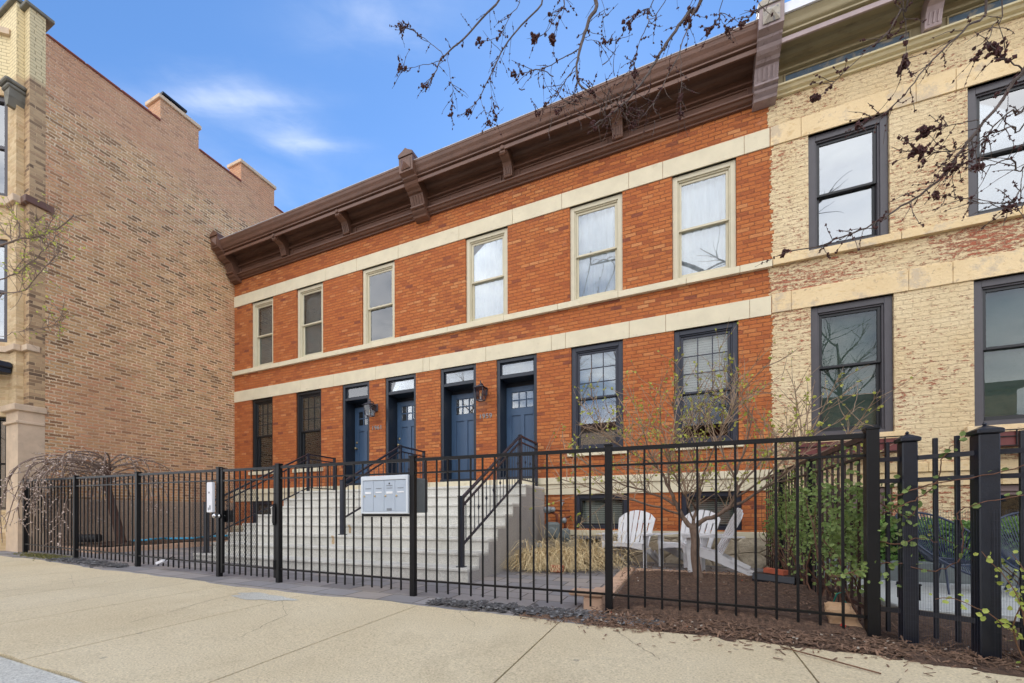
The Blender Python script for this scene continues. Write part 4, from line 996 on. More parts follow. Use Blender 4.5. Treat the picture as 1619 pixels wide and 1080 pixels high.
# heavy fence of the right-hand yard
hf = empty('heavy_picket_fence', (2.0, 3.6, -.95), 'taller navy-black iron fence with thick capped posts at the right edge', 'fence')
def capped(x, y, w, z0, z1):
    p = MB(); p.bev(x-w/2, x+w/2, y-w/2, y+w/2, z0, z1, .006); c = w/2+.014
    p.bev(x-c, x+c, y-c, y+c, z1, z1+.03, .005)
    p.add([(x-c+.006, y-c+.006, z1+.03), (x+c-.006, y-c+.006, z1+.03), (x+c-.006, y+c-.006, z1+.03), (x-c+.006, y+c-.006, z1+.03), (x, y, z1+.062)], [(0, 1, 4), (1, 2, 4), (2, 3, 4), (3, 0, 4)])
    p.lathe((x, y, z1+.058), [(.006, 0), (.012, .008), (.004, .02)], 8); p.build('post', 'iron_navy', hf)
capped(1.485, 3.74, .085, -.98, .50); capped(1.80, 3.57, .10, -1.0, .50)
seg = [((1.31, 3.77), (1.45, 3.75), (.5,)), ((1.52, 3.73), (1.76, 3.58), (.36, .72)), ((1.84, 3.56), (2.75, 3.46), (.13, .30, .47, .64, .81)), ((2.75, 3.46), (6, 3.1), tuple(i/20 for i in range(1, 20)))]
for (a, b, fs) in seg:
    za = .385 if a[0] < 3 else .38
    for z_, h in ((.385, .03), (.23, .03), (-.70, .035)): MB().bar((a[0], a[1], z_), (b[0], b[1], z_), .03, h).build('rail', 'iron_navy', hf)
    for f in fs:
        x = a[0]+(b[0]-a[0])*f; y = a[1]+(b[1]-a[1])*f; p = MB(); p.bev(x-.0115, x+.0115, y-.0115, y+.0115, -.86, .51, .002); p.build('picket', 'iron_navy', hf)
capped(4.4, 3.28, .10, -1.0, .50)
hc = MB()
for (a, b) in (((1.40, 3.66), (1.86, 3.50)), ((1.86, 3.50), (2.9, 3.36))):
    ln = math.hypot(b[0]-a[0], b[1]-a[1]); n = int(ln/.012)
    for i in range(n):
        x = a[0]+(b[0]-a[0])*i/n; y = a[1]+(b[1]-a[1])*i/n; hc.quad((x-.0006, y, -.96), (x+.0006, y, -.96), (x+.0006, y, .02), (x-.0006, y, .02))
    for j in range(20): z_ = -.95+j*.05; hc.quad((a[0], a[1]-.001, z_), (b[0], b[1]-.001, z_), (b[0], b[1]-.001, z_+.0006), (a[0], a[1]-.001, z_+.0006))
hc.build('wire_netting', 'lamp_iron', hf, fix=False)

# ------------------------------------------------------------------ wall lanterns
def lantern(x, z, label):
    e = empty('wall_lantern', (x, FY-.2, z), label, 'lantern', 'matching black wall lanterns between the doors')
    y = FY-.23; t = .105; b = .07; zt, zb_ = z+.13, z-.13
    bp = MB(); bp.bev(x-.06, x+.06, FY-.04, FY-.004, z+.03, z+.21, .01); bp.tube([(x, FY-.03, z+.12), (x, FY-.12, z+.235), (x, y, z+.25), (x, y, z+.2)], .012, 8); bp.lathe((x, y, z+.2), [(.012, 0), (.02, .02), (.01, .05), (.016, .07), (.004, .10)], 8); bp.build('bracket', 'lamp_iron', e)
    rf = MB(); P = [(-t-.03, zt), (t+.03, zt), (t+.02, zt+.015), (.03, zt+.085), (-.03, zt+.085), (-t-.02, zt+.015)]
    a = t+.03; c = .03
    rf.add([(x-a, y-a, zt), (x+a, y-a, zt), (x+a, y+a, zt), (x-a, y+a, zt), (x-c, y-c, zt+.075), (x+c, y-c, zt+.075), (x+c, y+c, zt+.075), (x-c, y+c, zt+.075)], [(3, 2, 1, 0), (4, 5, 6, 7), (0, 1, 5, 4), (1, 2, 6, 5), (2, 3, 7, 6), (3, 0, 4, 7)]); rf.build('roof', 'lamp_iron', e)
    fr = MB()
    for sx in (-1, 1):
        for sy in (-1, 1): fr.bar((x+sx*b, y+sy*b, zb_), (x+sx*t, y+sy*t, zt), .014, .014)
    for q_, zz in ((b, zb_), (t, zt)):
        for u in (-1, 1): fr.bar((x-q_, y+u*q_, zz), (x+q_, y+u*q_, zz), .016, .016); fr.bar((x+u*q_, y-q_, zz), (x+u*q_, y+q_, zz), .016, .016)
    fr.build('cage', 'lamp_iron', e)
    g = MB(); g.add([(x+sx*k, y+sy*k, zz) for k, zz in ((b-.002, zb_), (t-.002, zt)) for sx, sy in ((-1, -1), (1, -1), (1, 1), (-1, 1))], [(0, 1, 5, 4), (1, 2, 6, 5), (2, 3, 7, 6), (3, 0, 4, 7)]); g.build('glass', 'glass_lamp', e)
    k = MB(); k.lathe((x, y, zb_), [(.05, 0), (.05, .012), (.016, .02), (.014, .085)], 10); k.build('socket', 'white_paint', e)
    k = MB(); k.lathe((x, y, zb_+.085), [(.012, 0), (.02, .02), (.018, .045), (.004, .085)], 10); k.build('bulb', 'bulb', e, smooth=True)
lantern(-6.99, 2.52, 'black lantern with a pale candle bulb above the number 1961')
lantern(-3.97, 2.57, 'black lantern with a pale candle bulb above the number 1959')

# ------------------------------------------------------------------ adirondack chairs (local coordinates: front = -y)
def adirondack(loc, rz, label, mat='white_worn'):
    e = empty('adirondack_chair', loc, label, 'chair', 'white adirondack chairs on the patio'); e.rotation_euler[2] = R(rz)
    L = dict(local=True); W2 = .36
    for s_ in (-1, 1):
        lg = MB(); x = s_*W2; P = [(-.30, 0), (-.20, 0), (-.20, .53), (-.32, .53), (-.31, .3)]
        lg.prism(P, lambda u, v, t: (t, u, v), x-.014, x+.014); lg.build('front_leg', mat, e, **L)
        st = MB(); x = s_*(W2-.03); P = [(-.33, .30), (-.33, .40), (-.25, .41), (.10, .30), (.62, .035), (.62, 0), (.50, 0), (.05, .19), (-.2, .27)]
        st.prism(P, lambda u, v, t: (t, u, v), x-.014, x+.014)
        st.prism([(.24, .20), (.28, .255), (.50, .14), (.47, .09)], lambda u, v, t: (t, u, v), x+s_*.015, x+s_*.028)
        st.build('side_rail', mat, e, **L)
        ar = MB(); x = s_*(W2+.01); P = [(-.37, -.07), (-.37, .07), (-.30, .085), (.1, .06), (.42, .04), (.42, -.03), (.1, -.05), (-.3, -.085)]
        ar.prism([(v, u) for u, v in P], lambda u, v, t: (x+s_*u, v, t), .53, .553); ar.build('armrest', mat, e, **L)
        br = MB(); br.prism([(-.30, .53), (-.14, .53), (-.20, .38), (-.30, .38)], lambda u, v, t: (t, u, v), s_*(W2+.016), s_*(W2+.032)); br.build('arm_bracket', mat, e, **L)
    se = MB()
    for k in range(6):
        f = k/5; y = -.31+.42*f; z = .415-.115*f+.0 
        if k == 0: se.bar((-W2-.005, y-.015, z-.012), (W2+.005, y-.015, z-.012), .05, .024, (0, .5, 1))
        else: se.bar((-W2+.02, y, z), (W2-.02, y, z), .072, .022, (0, .26, 1))
    se.prism([(-W2+.03, .31), (W2-.03, .31), (W2-.03, .40), (-W2+.03, .40)] if False else [(-W2+.015, .40), (W2-.015, .40), (W2-.015, .30), (.15, .335), (0, .345), (-.15, .335), (-W2+.015, .30)], lambda u, v, t: (u, t, v), -.355, -.335)
    se.build('seat', mat, e, **L)
    bk = MB(); n = 7; arc = lambda u: .755-.10*(u/3.45)**2-.05*(u/3.45)**6
    d = Vector((0, .42, .91)).normalized(); o = Vector((0, .09, .27)); nn = Vector((0, -.91, .42))
    for k in range(n):
        s_ = (k-3); xb = s_*.080; xt = s_*.098; hl = arc(s_-.45); hr = arc(s_+.45)
        w0, w1 = .032, .040
        A = [o+Vector((xb-w0, 0, 0)), o+Vector((xb+w0, 0, 0)), o+Vector((xt+w1, 0, 0))+d*hr, o+Vector((xt-w1, 0, 0))+d*hl]
        bow = -.012*abs(s_)
        A = [q-nn*bow*-1 for q in A]; B = [q-nn*.02 for q in A]
        bk.add(A+B, [(0, 1, 2, 3), (7, 6, 5, 4), (0, 4, 5, 1), (1, 5, 6, 2), (2, 6, 7, 3), (3, 7, 4, 0)])
    bk.build('backrest', mat, e, **L)
    bt = MB()
    for h, w_ in ((.30, .32), (.55, .29)):
        c = o+d*h-nn*.04; bt.bar(c+Vector((-w_, 0, 0)), c+Vector((w_, 0, 0)), .022, .06, d)
    bt.build('back_batten', mat, e, **L)
    return e
adirondack((-.84, 7.3, -.895), -14, 'white slatted adirondack chair facing the fence, nearest the dry grass')
adirondack((.12, 7.36, -.895), -30, 'white adirondack chair standing between the other two behind the tree trunk')
adirondack((.36, 6.72, -.875), -86, 'white adirondack chair seen from its side, turned towards the other chairs')

# ------------------------------------------------------------------ gas meter and small things
gm = empty('gas_meter', (-2.25, 7.55, -.85), 'grey gas meter with rusty pipes against the side of the steps', 'gas meter')
q = MB(); q.bev(-2.42, -2.14, 7.40, 7.60, -.50, -.16, .045); q.lathe((-2.28, 7.40, -.36), [(.02, .01), (.10, .01), (.105, -.02), (.08, -.035), (.02, -.04)], 18, 'y'); q.bev(-2.12, -1.96, 7.46, 7.62, -.55, -.28, .04); q.lathe((-2.04, 7.46, -.42), [(.02, .01), (.055, .0), (.05, -.03), (.01, -.035)], 14, 'y'); q.build('meter_body', 'meter_grey', gm, smooth=False)
q = MB(); q.tube([(-2.40, 7.5, -.25), (-2.40, 7.5, .0), (-2.30, 7.5, .03), (-2.2, 7.5, -.02), (-2.2, 7.5, -.22)], .026, 8); q.tube([(-2.4, 7.5, -.9), (-2.4, 7.5, -.3)], .026, 8); q.tube([(-2.05, 7.55, -.3), (-2.05, 7.55, -.08), (-2.05, 7.95, -.06)], .026, 8); q.tube([(-2.0, 7.7, .06), (-2.3, 7.7, .06)], .018, 8); q.build('pipe', 'rust', gm, smooth=True)
q = MB(); q.lathe((-2.38, 7.48, .03), [(.03, -.02), (.075, 0), (.085, .04), (.085, .07), (.06, .10), (.02, .11)], 14); q.lathe((-2.30, 7.46, .08), [(.03, -.02), (.05, 0), (.05, .06), (.02, .08)], 12, 'x'); q.lathe((-2.07, 7.52, -.13), [(.03, -.03), (.05, -.02), (.055, .02), (.03, .05)], 12, 'x'); q.build('regulator', 'galv', gm, smooth=True)
q = MB(); q.bev(-2.56, -2.40, 7.15, 7.22, -.62, -.55, .01); q.build('valve_tag', 'galv', gm)
bs = empty('brick_block', (-1.75, 6.0, -.88), 'red brick lying in the dry grass', 'brick')
MB().bev(-1.86, -1.66, 5.95, 6.06, -.895, -.79, .008).build('brick_body', 'red_brick', bs)
bn = empty('stone_slab', (-1.55, 7.6, -.7), 'grey stone slab resting on rubble under the basement window', 'stone slab')
MB().bev(-1.85, -1.2, 7.3, 7.75, -.47, -.43, .01).build('slab_top', 'slate', bn); q = MB()
for k in range(9):
    a = -1.8+k*.07; q.bev(a, a+.075, 7.4+.03*(k % 3), 7.7, -.9, -.48-.03*(k % 2), .02)
q.build('rubble_pile', 'rubble', bn)
# brick border and raised bed at the left
eb = MB()
for k in range(12): y = 4.35+k*.27; eb.bev(-10.95-.02*k*.3, -10.78-.02*k*.3, y+.004, y+.266, -.86, -.665+random.uniform(-.006, .006), .01)
for k in range(6): x = -12.3+k*.25; eb.bev(x+.004, x+.246, 4.28, 4.42, -.86, -.665, .01)
tag(eb.build('bed_edging', 'edging'), 'tan stone edging around the raised bed of the weeping tree', 'edging', 'stone bed edgings')
def bedz(x, y): return -.66+.03*math.sin(x*6)*math.sin(y*4)+random.uniform(-.01, .015)+.05*math.exp(-((x+11.45)**2+(y-4.95)**2)/.3)
tag(sheet([-12.34+i*.08 for i in range(19)], [4.4+i*.08 for i in range(45)], 0, bedz).build('mulch_bed', 'mulch', smooth=True), 'mulch in the raised bed below the weeping tree', 'mulch', kind='stuff')
eb = MB()
for k in range(10): y = 3.80+k*.29; eb.bev(-.86, -.68, y+.004, y+.286, -.92, -.79 if k < 2 else -.86, .01)
eb.bev(-1.0, -.67, 3.79, 3.99, -.785, -.74, .012)
for k in range(8): x = -.66+k*.25; eb.bev(x+.003, x+.247, 6.56, 6.72, -.92, -.868, .008)
tag(eb.build('bed_edging', 'edging'), 'tan stone edging along the mulch bed of the small tree', 'edging', 'stone bed edgings')
# hose, black roll, black gutter piece with a brick, paper bag
hs = MB(); pts = []
for k in range(60):
    f = k/59; pts.append((-11.05+.14*math.sin(f*17)+.0*f, 4.95+2.3*f+.06*math.sin(f*31), -.60+.012*math.sin(f*9)+.035))
hs.tube(pts, .022, 7); hs.tube([(p[0]+.09*math.sin(i*.3), p[1]+.02, p[2]+.01) for i, p in enumerate(pts[6:52])], .02, 7)
tag(hs.build('garden_hose', 'hose_blue', smooth=True), 'bright blue hose lying along the raised bed below the brown side wall', 'hose')
rl = MB(); rl.tube([(-11.9, 4.45, -.5), (-11.55, 4.62, -.5)], .09, 12); rl.tube([(-11.91, 4.445, -.5), (-11.54, 4.625, -.5)], .075, 12)
tag(rl.build('black_roll', 'plastic_black'), 'short black plastic roll lying behind the fence left of the weeping tree', 'roll')
hr = MB(); hr.lathe((-9.9, 6.6, -.8), [(.2, 0), (.24, .02), (.24, .10), (.2, .13), (.2, .2), (.24, .23), (.22, .25), (.05, .26)], 16)
tag(hr.build('hose_tub', 'meter_grey'), 'low grey plastic tub standing at the end of the blue hose', 'tub')
gp = empty('drain_extension', (1.15, 6.0, -.85), 'black plastic drain piece lying by the vine-covered fence', 'drain piece')
q = MB(); q.prism([(-.10, 0), (.10, 0), (.11, .05), (.08, .12), (-.08, .12), (-.11, .05)], lambda u, v, t: (1.03+t*.55+u*.3, 5.75-t*.35+u, -.86+v), -.35, .35); q.build('shell', 'plastic_black', gp)
q = MB(); q.lathe((1.235, 5.60, -.80), [(.0, .02), (.045, .0), (.055, -.03), (.03, -.03)], 14, 'y'); q.build('opening', 'iron', gp)
bt = empty('brick_block', (1.06, 5.75, -.73), 'red brick lying on top of the black drain piece', 'brick')
q = MB(); q.bar((.96, 5.83, -.70), (1.14, 5.68, -.71), .095, .055); q.build('brick_body', 'red_brick', bt)
pb = empty('paper_bag', (1.14, 3.72, -.9), 'crumpled brown paper bag with red print leaning on the corner fence post', 'bag')
q = MB(); random.seed(5); P = []; rows = 7; cols = 12
for j in range(rows):
    for i in range(cols):
        a = 2*math.pi*i/cols; hh = j/(rows-1); rx = .105*(1-.15*hh); ry = .05*(1-.75*hh)
        sx = math.copysign(abs(math.cos(a))**.5, math.cos(a)); sy = math.copysign(abs(math.sin(a))**.5, math.sin(a))
        P.append((1.15+rx*sx+random.uniform(-.008, .008)-.05*hh, 3.78+ry*sy+random.uniform(-.009, .009)+.03*hh, -.91+.21*hh+random.uniform(-.006, .006)+(.02*math.sin(i*2.1) if j == rows-1 else 0)))
q.add(P, [(j*cols+i, j*cols+(i+1) % cols, (j+1)*cols+(i+1) % cols, (j+1)*cols+i) for j in range(rows-1) for i in range(cols)]+[tuple(range(cols))]+[tuple((rows-1)*cols+i for i in range(cols-1, -1, -1))])
q.build('bag_body', 'paper_bag', pb)
q = MB(); q.bar((1.09, 3.722, -.83), (1.12, 3.722, -.84), .004, .018); q.bar((1.14, 3.722, -.86), (1.20, 3.722, -.87), .004, .014); q.build('print', 'paper_print', pb)
q = MB(); q.tube([(1.08, 3.85, -.70), (1.10, 3.83, -.62), (1.15, 3.84, -.60), (1.14, 3.86, -.66), (1.18, 3.84, -.71)], .006, 6)
tag(q.build('green_cord', 'green_string', smooth=True), 'loop of teal green cord hanging behind the paper bag', 'cord')

# right-hand yard: cord loungers, low wall, post light
def lounger(loc, rz, label):
    e = empty('cord_lounge_chair', loc, label, 'lounge chair', 'dark cord lounge chairs in the right-hand yard'); e.rotation_euler[2] = R(rz)
    hoop = []; n = 40
    for i in range(n):
        a = 2*math.pi*i/n; x = .40*math.cos(a); y = .44*math.sin(a); z = .52+.34*math.sin(a)+.05*abs(math.cos(a)); hoop.append(Vector((x, y*.9, z)))
    f = MB(); f.tube(hoop+[hoop[0]], .013, 6)
    seat = []
    for i in range(n):
        a = 2*math.pi*i/n; seat.append(Vector((.2*math.cos(a), .18*math.sin(a)-.05, .32+.02*math.sin(a))))
    f.tube(seat+[seat[0]], .011, 6); f.build('hoop_frame', 'chair_cord', e, local=True, smooth=True)
    c = MB()
    for i in range(0, n*2):
        k = i/2; a = 2*math.pi*k/n; A = Vector((.40*math.cos(a), .44*.9*math.sin(a), .52+.34*math.sin(a)+.05*abs(math.cos(a)))); B = Vector((.2*math.cos(a+.12), .18*math.sin(a+.12)-.05, .32+.02*math.sin(a))); c.tube([A, (A+B)/2+Vector((0, 0, -.03)), B], .005, 4)
    for i in range(-8, 9): c.tube([(i*.022, -.05-.17*math.sqrt(1-(i/9.2)**2), .315), (i*.022, -.05+.17*math.sqrt(1-(i/9.2)**2), .335)], .005, 4)
    c.build('cord_weave', 'chair_cord', e, local=True)
    for x, y in ((-.22, -.25), (.22, -.25), (-.2, .28), (.2, .28)):
        MB().tube([(x*.8, y*.6, .33), (x*1.25, y*1.1, 0)], .011, 6).build('leg', 'chair_cord', e, local=True)
lounger((2.72, 6.05, -.86), 25, 'dark woven cord lounge chair standing left of the thick post')
lounger((3.45, 5.9, -.86), -20, 'dark woven cord lounge chair standing right of the thick post')
lw_ = MB(); lw_.bev(1.5, 8, 6.62, 6.8, -1.0, -.62, .01)
tag(lw_.build('garden_kerb', 'meter_grey'), 'low dark kerb in front of the hedge in the right-hand yard', 'kerb')
pl2 = empty('path_light', (1.75, 4.4, -.92), 'small black square path light behind the thick post', 'path light')
MB().bev(1.74, 1.76, 4.39, 4.41, -.93, -.66, .002).build('stake', 'iron', pl2); q = MB(); q.bev(1.69, 1.81, 4.34, 4.46, -.60, -.585, .003)
for k in range(5): q.box(1.70, 1.80, 4.345, 4.35, -.71+k*.022, -.705+k*.022)
for dx_ in (-.05, .05):
    for dy_ in (-.05, .05): q.box(1.75+dx_-.005, 1.75+dx_+.005, 4.4+dy_-.005, 4.4+dy_+.005, -.72, -.6)
q.build('lamp_head', 'iron', pl2)

# ------------------------------------------------------------------ vegetation helpers
def leaf(mb, c, s_, nrm, rot=None):
    n = Vector(nrm).normalized(); a = n.orthogonal().normalized(); 
    ang = random.uniform(0, 6.28); a = a*math.cos(ang)+n.cross(a)*math.sin(ang); b = n.cross(a)
    P = [c, c+a*.35*s_+b*.42*s_+n*.12*s_, c+a*.8*s_+b*.34*s_+n*.06*s_, c+a*1.05*s_, c+a*.8*s_-b*.34*s_+n*.06*s_, c+a*.35*s_-b*.42*s_+n*.12*s_]
    mb.add(P, [(0, 1, 2, 3), (0, 3, 4, 5)])
def rv(): 
    while True:
        v = Vector((random.uniform(-1, 1), random.uniform(-1, 1), random.uniform(-1, 1)))
        if .05 < v.length < 1: return v.normalized()
def bud(mb, c, s_, n=3):
    for _ in range(n):
        d = rv()*s_*.7; p = c+d; a = rv()*s_; b = a.cross(rv()).normalized()*s_*.7; q = a.cross(b).normalized()*s_*.7
        mb.add([p+a, p-a, p+b, p-b, p+q, p-q], [(0, 2, 4), (2, 1, 4), (1, 3, 4), (3, 0, 4), (2, 0, 5), (1, 2, 5), (3, 1, 5), (0, 3, 5)])
def wiggle(p0, d, length, n, curl=.15, grav=0.):
    pts = [Vector(p0)]; d = Vector(d).normalized(); st = length/n
    for _ in range(n):
        d = (d+rv()*curl+Vector((0, 0, grav))).normalized(); pts.append(pts[-1]+d*st)
    return pts
def taper(r0, r1, n): return [r0+(r1-r0)*i/(n-1) for i in range(n)]
def resample(pts, k=4):
    out = []; P = [Vector(p) for p in pts]
    for i in range(len(P)-1):
        a = P[max(i-1, 0)]; b = P[i]; c = P[i+1]; d = P[min(i+2, len(P)-1)]
        for j in range(k):
            t = j/k; out.append(.5*((2*b)+(c-a)*t+(2*a-5*b+4*c-d)*t*t+(3*b-a-3*c+d)*t*t*t))
    out.append(P[-1]); return out
def on_path(pts, f):
    x = f*(len(pts)-1); i = min(int(x), len(pts)-2); return pts[i].lerp(pts[i+1], x-i), (pts[i+1]-pts[i]).normalized()

# small budding tree inside the fence
random.seed(11)
bt_ = empty('budding_tree', (.2, 5.85, -.88), 'small bare tree with pale green buds growing in the mulch by the chairs', 'tree')
tk = MB(); O = Vector((.2, 5.85, -.9))
trunk = resample([O+Vector((.02, 0, 0)), O+Vector((-.01, 0, .14)), O+Vector((-.035, 0, .35)), O+Vector((-.03, 0, .55)), O+Vector((-.06, 0, .74))], 4)
tk.tube(trunk, [.082, .068, .062, .060]+taper(.058, .052, len(trunk)-4), 12)
Fk = trunk[-1]; limbs = []
def limb(base, pts, r0):
    p = resample([base]+[Fk+Vector(q) for q in pts], 5); p = [q+rv()*.012 for q in p]; p[0] = base; tk.tube(p, taper(r0, .006, len(p)), 7); limbs.append(p); return p
L1_ = limb(Fk-Vector((0, 0, .04)), [(-.12, -.02, .10), (-.22, -.04, .34), (-.34, -.06, .62), (-.52, -.1, .95), (-.62, -.1, 1.3)], .036)
L2_ = limb(Fk-Vector((0, 0, .04)), [(.12, 0, .06), (.38, 0, .20), (.52, .02, .42), (.50, .05, .62), (.62, .05, 1.0), (.7, 0, 1.5)], .034)
L3_ = limb(Fk-Vector((0, 0, .02)), [(.02, .05, .15), (.10, .10, .5), (.02, .12, 1.0), (.1, .15, 1.6)], .024)
for b_, f_, pts, r_ in ((L1_, .35, [(-.55, .05, .45), (-1.0, .1, .62), (-1.5, .1, .95)], .018), (L1_, .5, [(-.3, .25, .9), (-.2, .35, 1.3), (-.25, .4, 1.75)], .016), (L1_, .25, [(-.6, -.25, .3), (-1.1, -.4, .45), (-1.75, -.4, .65)], .016),
                       (L1_, .7, [(-.8, -.25, 1.0), (-1.2, -.35, 1.3)], .012), (L2_, .3, [(.75, .05, .42), (1.1, .0, .7), (1.6, -.05, 1.0)], .022), (L2_, .45, [(.8, -.25, .6), (1.2, -.35, 1.05)], .016),
                       (L2_, .65, [(.35, .2, 1.1), (.4, .25, 1.7)], .014), (L2_, .55, [(.9, .2, .95), (1.25, .3, 1.4)], .014), (L3_, .3, [(-.2, -.2, .6), (-.35, -.35, 1.2)], .014), (L3_, .5, [(.25, -.15, 1.0), (.45, -.2, 1.45)], .012), (L3_, .15, [(-.08, -.15, .3), (-.06, -.2, .42)], .012)):
    limb(on_path(b_, f_)[0], pts, r_)
tk.build('trunk', 'bark', bt_, smooth=True)
tw = MB(); lv = MB()
def twigs(p, n, lmin, lmax, r, depth, tw, ends, upb=.35, side=1.):
    for _ in range(n):
        f = random.uniform(.3, 1.); c, d = on_path(p, f); dd = (d*.55+rv()*.75*side+Vector((0, 0, upb))).normalized()
        q = wiggle(c, dd, random.uniform(lmin, lmax), 6, .16, .02); tw.tube(q, taper(r, r*.35, 7), 4, False); ends.append(q)
        if depth: twigs(q, 4, lmin*.35, lmax*.55, r*.6, depth-1, tw, ends, upb, side)
ends = []
for p in limbs: twigs(p, 14, .3, .85, .0078, 1, tw, ends)
M['twig_tan'] = simple('twig_tan', srgb(152, 130, 108), .8, .35, 9.)
tw.build('twigs', 'twig_tan', bt_, fix=False)
for q in ends:
    for _ in range(2):
        if random.random() < .5:
            c, d = on_path(q, random.uniform(.5, 1))
            for _ in range(random.randint(1, 3)): leaf(lv, c+rv()*.012, random.uniform(.020, .042), rv()+Vector((0, -.4, .4)))
lv.build('new_leaves', 'leaf_bud', bt_, fix=False)

# weeping tree at the left
random.seed(3)
wt = empty('weeping_tree', (-11.3, 4.78, -.62), 'small bare weeping tree arching over the fence at the left', 'tree')
O = Vector((-11.22, 4.85, -.66)); tk = MB()
tr_ = resample([O, O+Vector((-.02, -.04, .35)), O+Vector((-.06, -.12, .8)), O+Vector((-.08, -.2, 1.3)), O+Vector((-.05, -.2, 1.75))], 5)
tk.tube(tr_, [.105, .10, .09, .085, .082, .08, .078]+taper(.078, .05, len(tr_)-7), 10)
tk.build('trunk', 'bark_dark', wt, smooth=True)
tw = MB(); bd = MB(); H0 = tr_[-1]
for k in range(30):
    a = random.choice((random.uniform(0, 6.28), random.uniform(-2.9, -.6))); rr = random.uniform(.6, 1.4); 
    if math.sin(a) > .3: rr *= .85
    st_ = H0+Vector((0, 0, random.uniform(-.5, .0))); out = Vector((math.cos(a), math.sin(a), 0)); hgt = random.uniform(.1, .32)
    drop = random.uniform(.3, 1.5)
    drop *= (1.0 if math.sin(a) < -.2 else .75)
    P = [st_, st_+out*rr*.25+Vector((0, 0, hgt*.7)), st_+out*rr*.55+Vector((0, 0, hgt)), st_+out*rr*.85+Vector((0, 0, hgt*.4)), st_+out*rr*1.0+Vector((0, 0, -drop*.45)), st_+out*rr*1.04+Vector((0, 0, -drop))]
    P = [q+rv()*.05 for q in P]; P[0] = st_
    p = resample(P, 5)
    for q in p: q.x = max(-12.9 if q.y < 3.7 else -12.3, q.x)
    tw.tube(p, taper(.019, .005, len(p)), 5, False)
    for _ in range(13):
        f = random.uniform(.2, .98); c, d = on_path(p, f); q = wiggle(c, (rv()*.6+d*.5+Vector((0, 0, -.25))), random.uniform(.1, .42), 5, .2, -.05)
        tw.tube(q, taper(.0056, .0034, 6), 3, False)
        for _ in range(6):
            if random.random() < (.85 if math.sin(a) < .2 else .3): bud(bd, on_path(q, random.random())[0], random.uniform(.010, .020), 1)
    for f in range(3, len(p)*2):
        if random.random() < .5: bud(bd, on_path(p, min(1, f/(len(p)*2)))[0]+rv()*.008, random.uniform(.009, .017), 1)
tw.build('hanging_branches', 'twig', wt, fix=False); bd.build('buds', 'bud_pale', wt, fix=False)

# street tree behind the camera whose branches hang into the top of the picture
random.seed(21)
stt = empty('street_tree', (3.2, .4, -1.0), 'tall bare street tree whose budding branches hang into the top of the picture', 'tree')
def ray(px, py, t): return (fw+rt*(px-809.5)/F_PX-up*(py-809.65)/F_PX)*t
tk = MB(); base = Vector((3.3, .3, -1.1)); 
trk = resample([base, base+Vector((.05, 0, 2)), base+Vector((0, .05, 4)), base+Vector((-.1, .1, 6)), base+Vector((0, 0, 8.5)), base+Vector((.2, -.2, 11))], 5)
tk.tube(trk, taper(.26, .07, len(trk)), 12)
hub1 = on_path(trk, .5)[0]; 
la = resample([on_path(trk, .48)[0], Vector((2.4, 1.0, 5.9)), Vector((1.2, 1.9, 7.2)), Vector((.2, 2.8, 7.6)), Vector((-1.2, 3.8, 7.6)), Vector((-2.4, 4.6, 7.2))], 6); tk.tube(la, taper(.11, .018, len(la)), 8)
lb = resample([on_path(trk, .42)[0], Vector((3.0, 1.2, 4.7)), Vector((2.9, 2.2, 4.9)), Vector((2.9, 2.9, 4.6))], 6); tk.tube(lb, taper(.09, .03, len(lb)), 8)
lc = resample([on_path(trk, .55)[0], Vector((2.6, 1.4, 6.4)), Vector((2.0, 2.6, 7.0)), Vector((1.6, 3.6, 7.0))], 6); tk.tube(lc, taper(.09, .02, len(lc)), 8)
for k in range(14):                                             # rest of the crown, behind and above the camera
    f = random.uniform(.45, 1); c, d = on_path(trk, f); a = random.uniform(-2.9, .2); q = wiggle(c, (math.cos(a), math.sin(a), .7), random.uniform(2, 4), 12, .2, .03); tk.tube(q, taper(.06, .01, 13), 6, False)
    for _ in range(10):
        c2, d2 = on_path(q, random.uniform(.3, 1)); q2 = wiggle(c2, d2+rv()*.8, random.uniform(.6, 1.5), 8, .2); tk.tube(q2, taper(.014, .003, 9), 4, False)
tk.build('trunk', 'twig_grey', stt, smooth=True)
def near(path, p):
    return min((q for q in path), key=lambda q: (q-p).length)
tw = MB(); bd = MB()
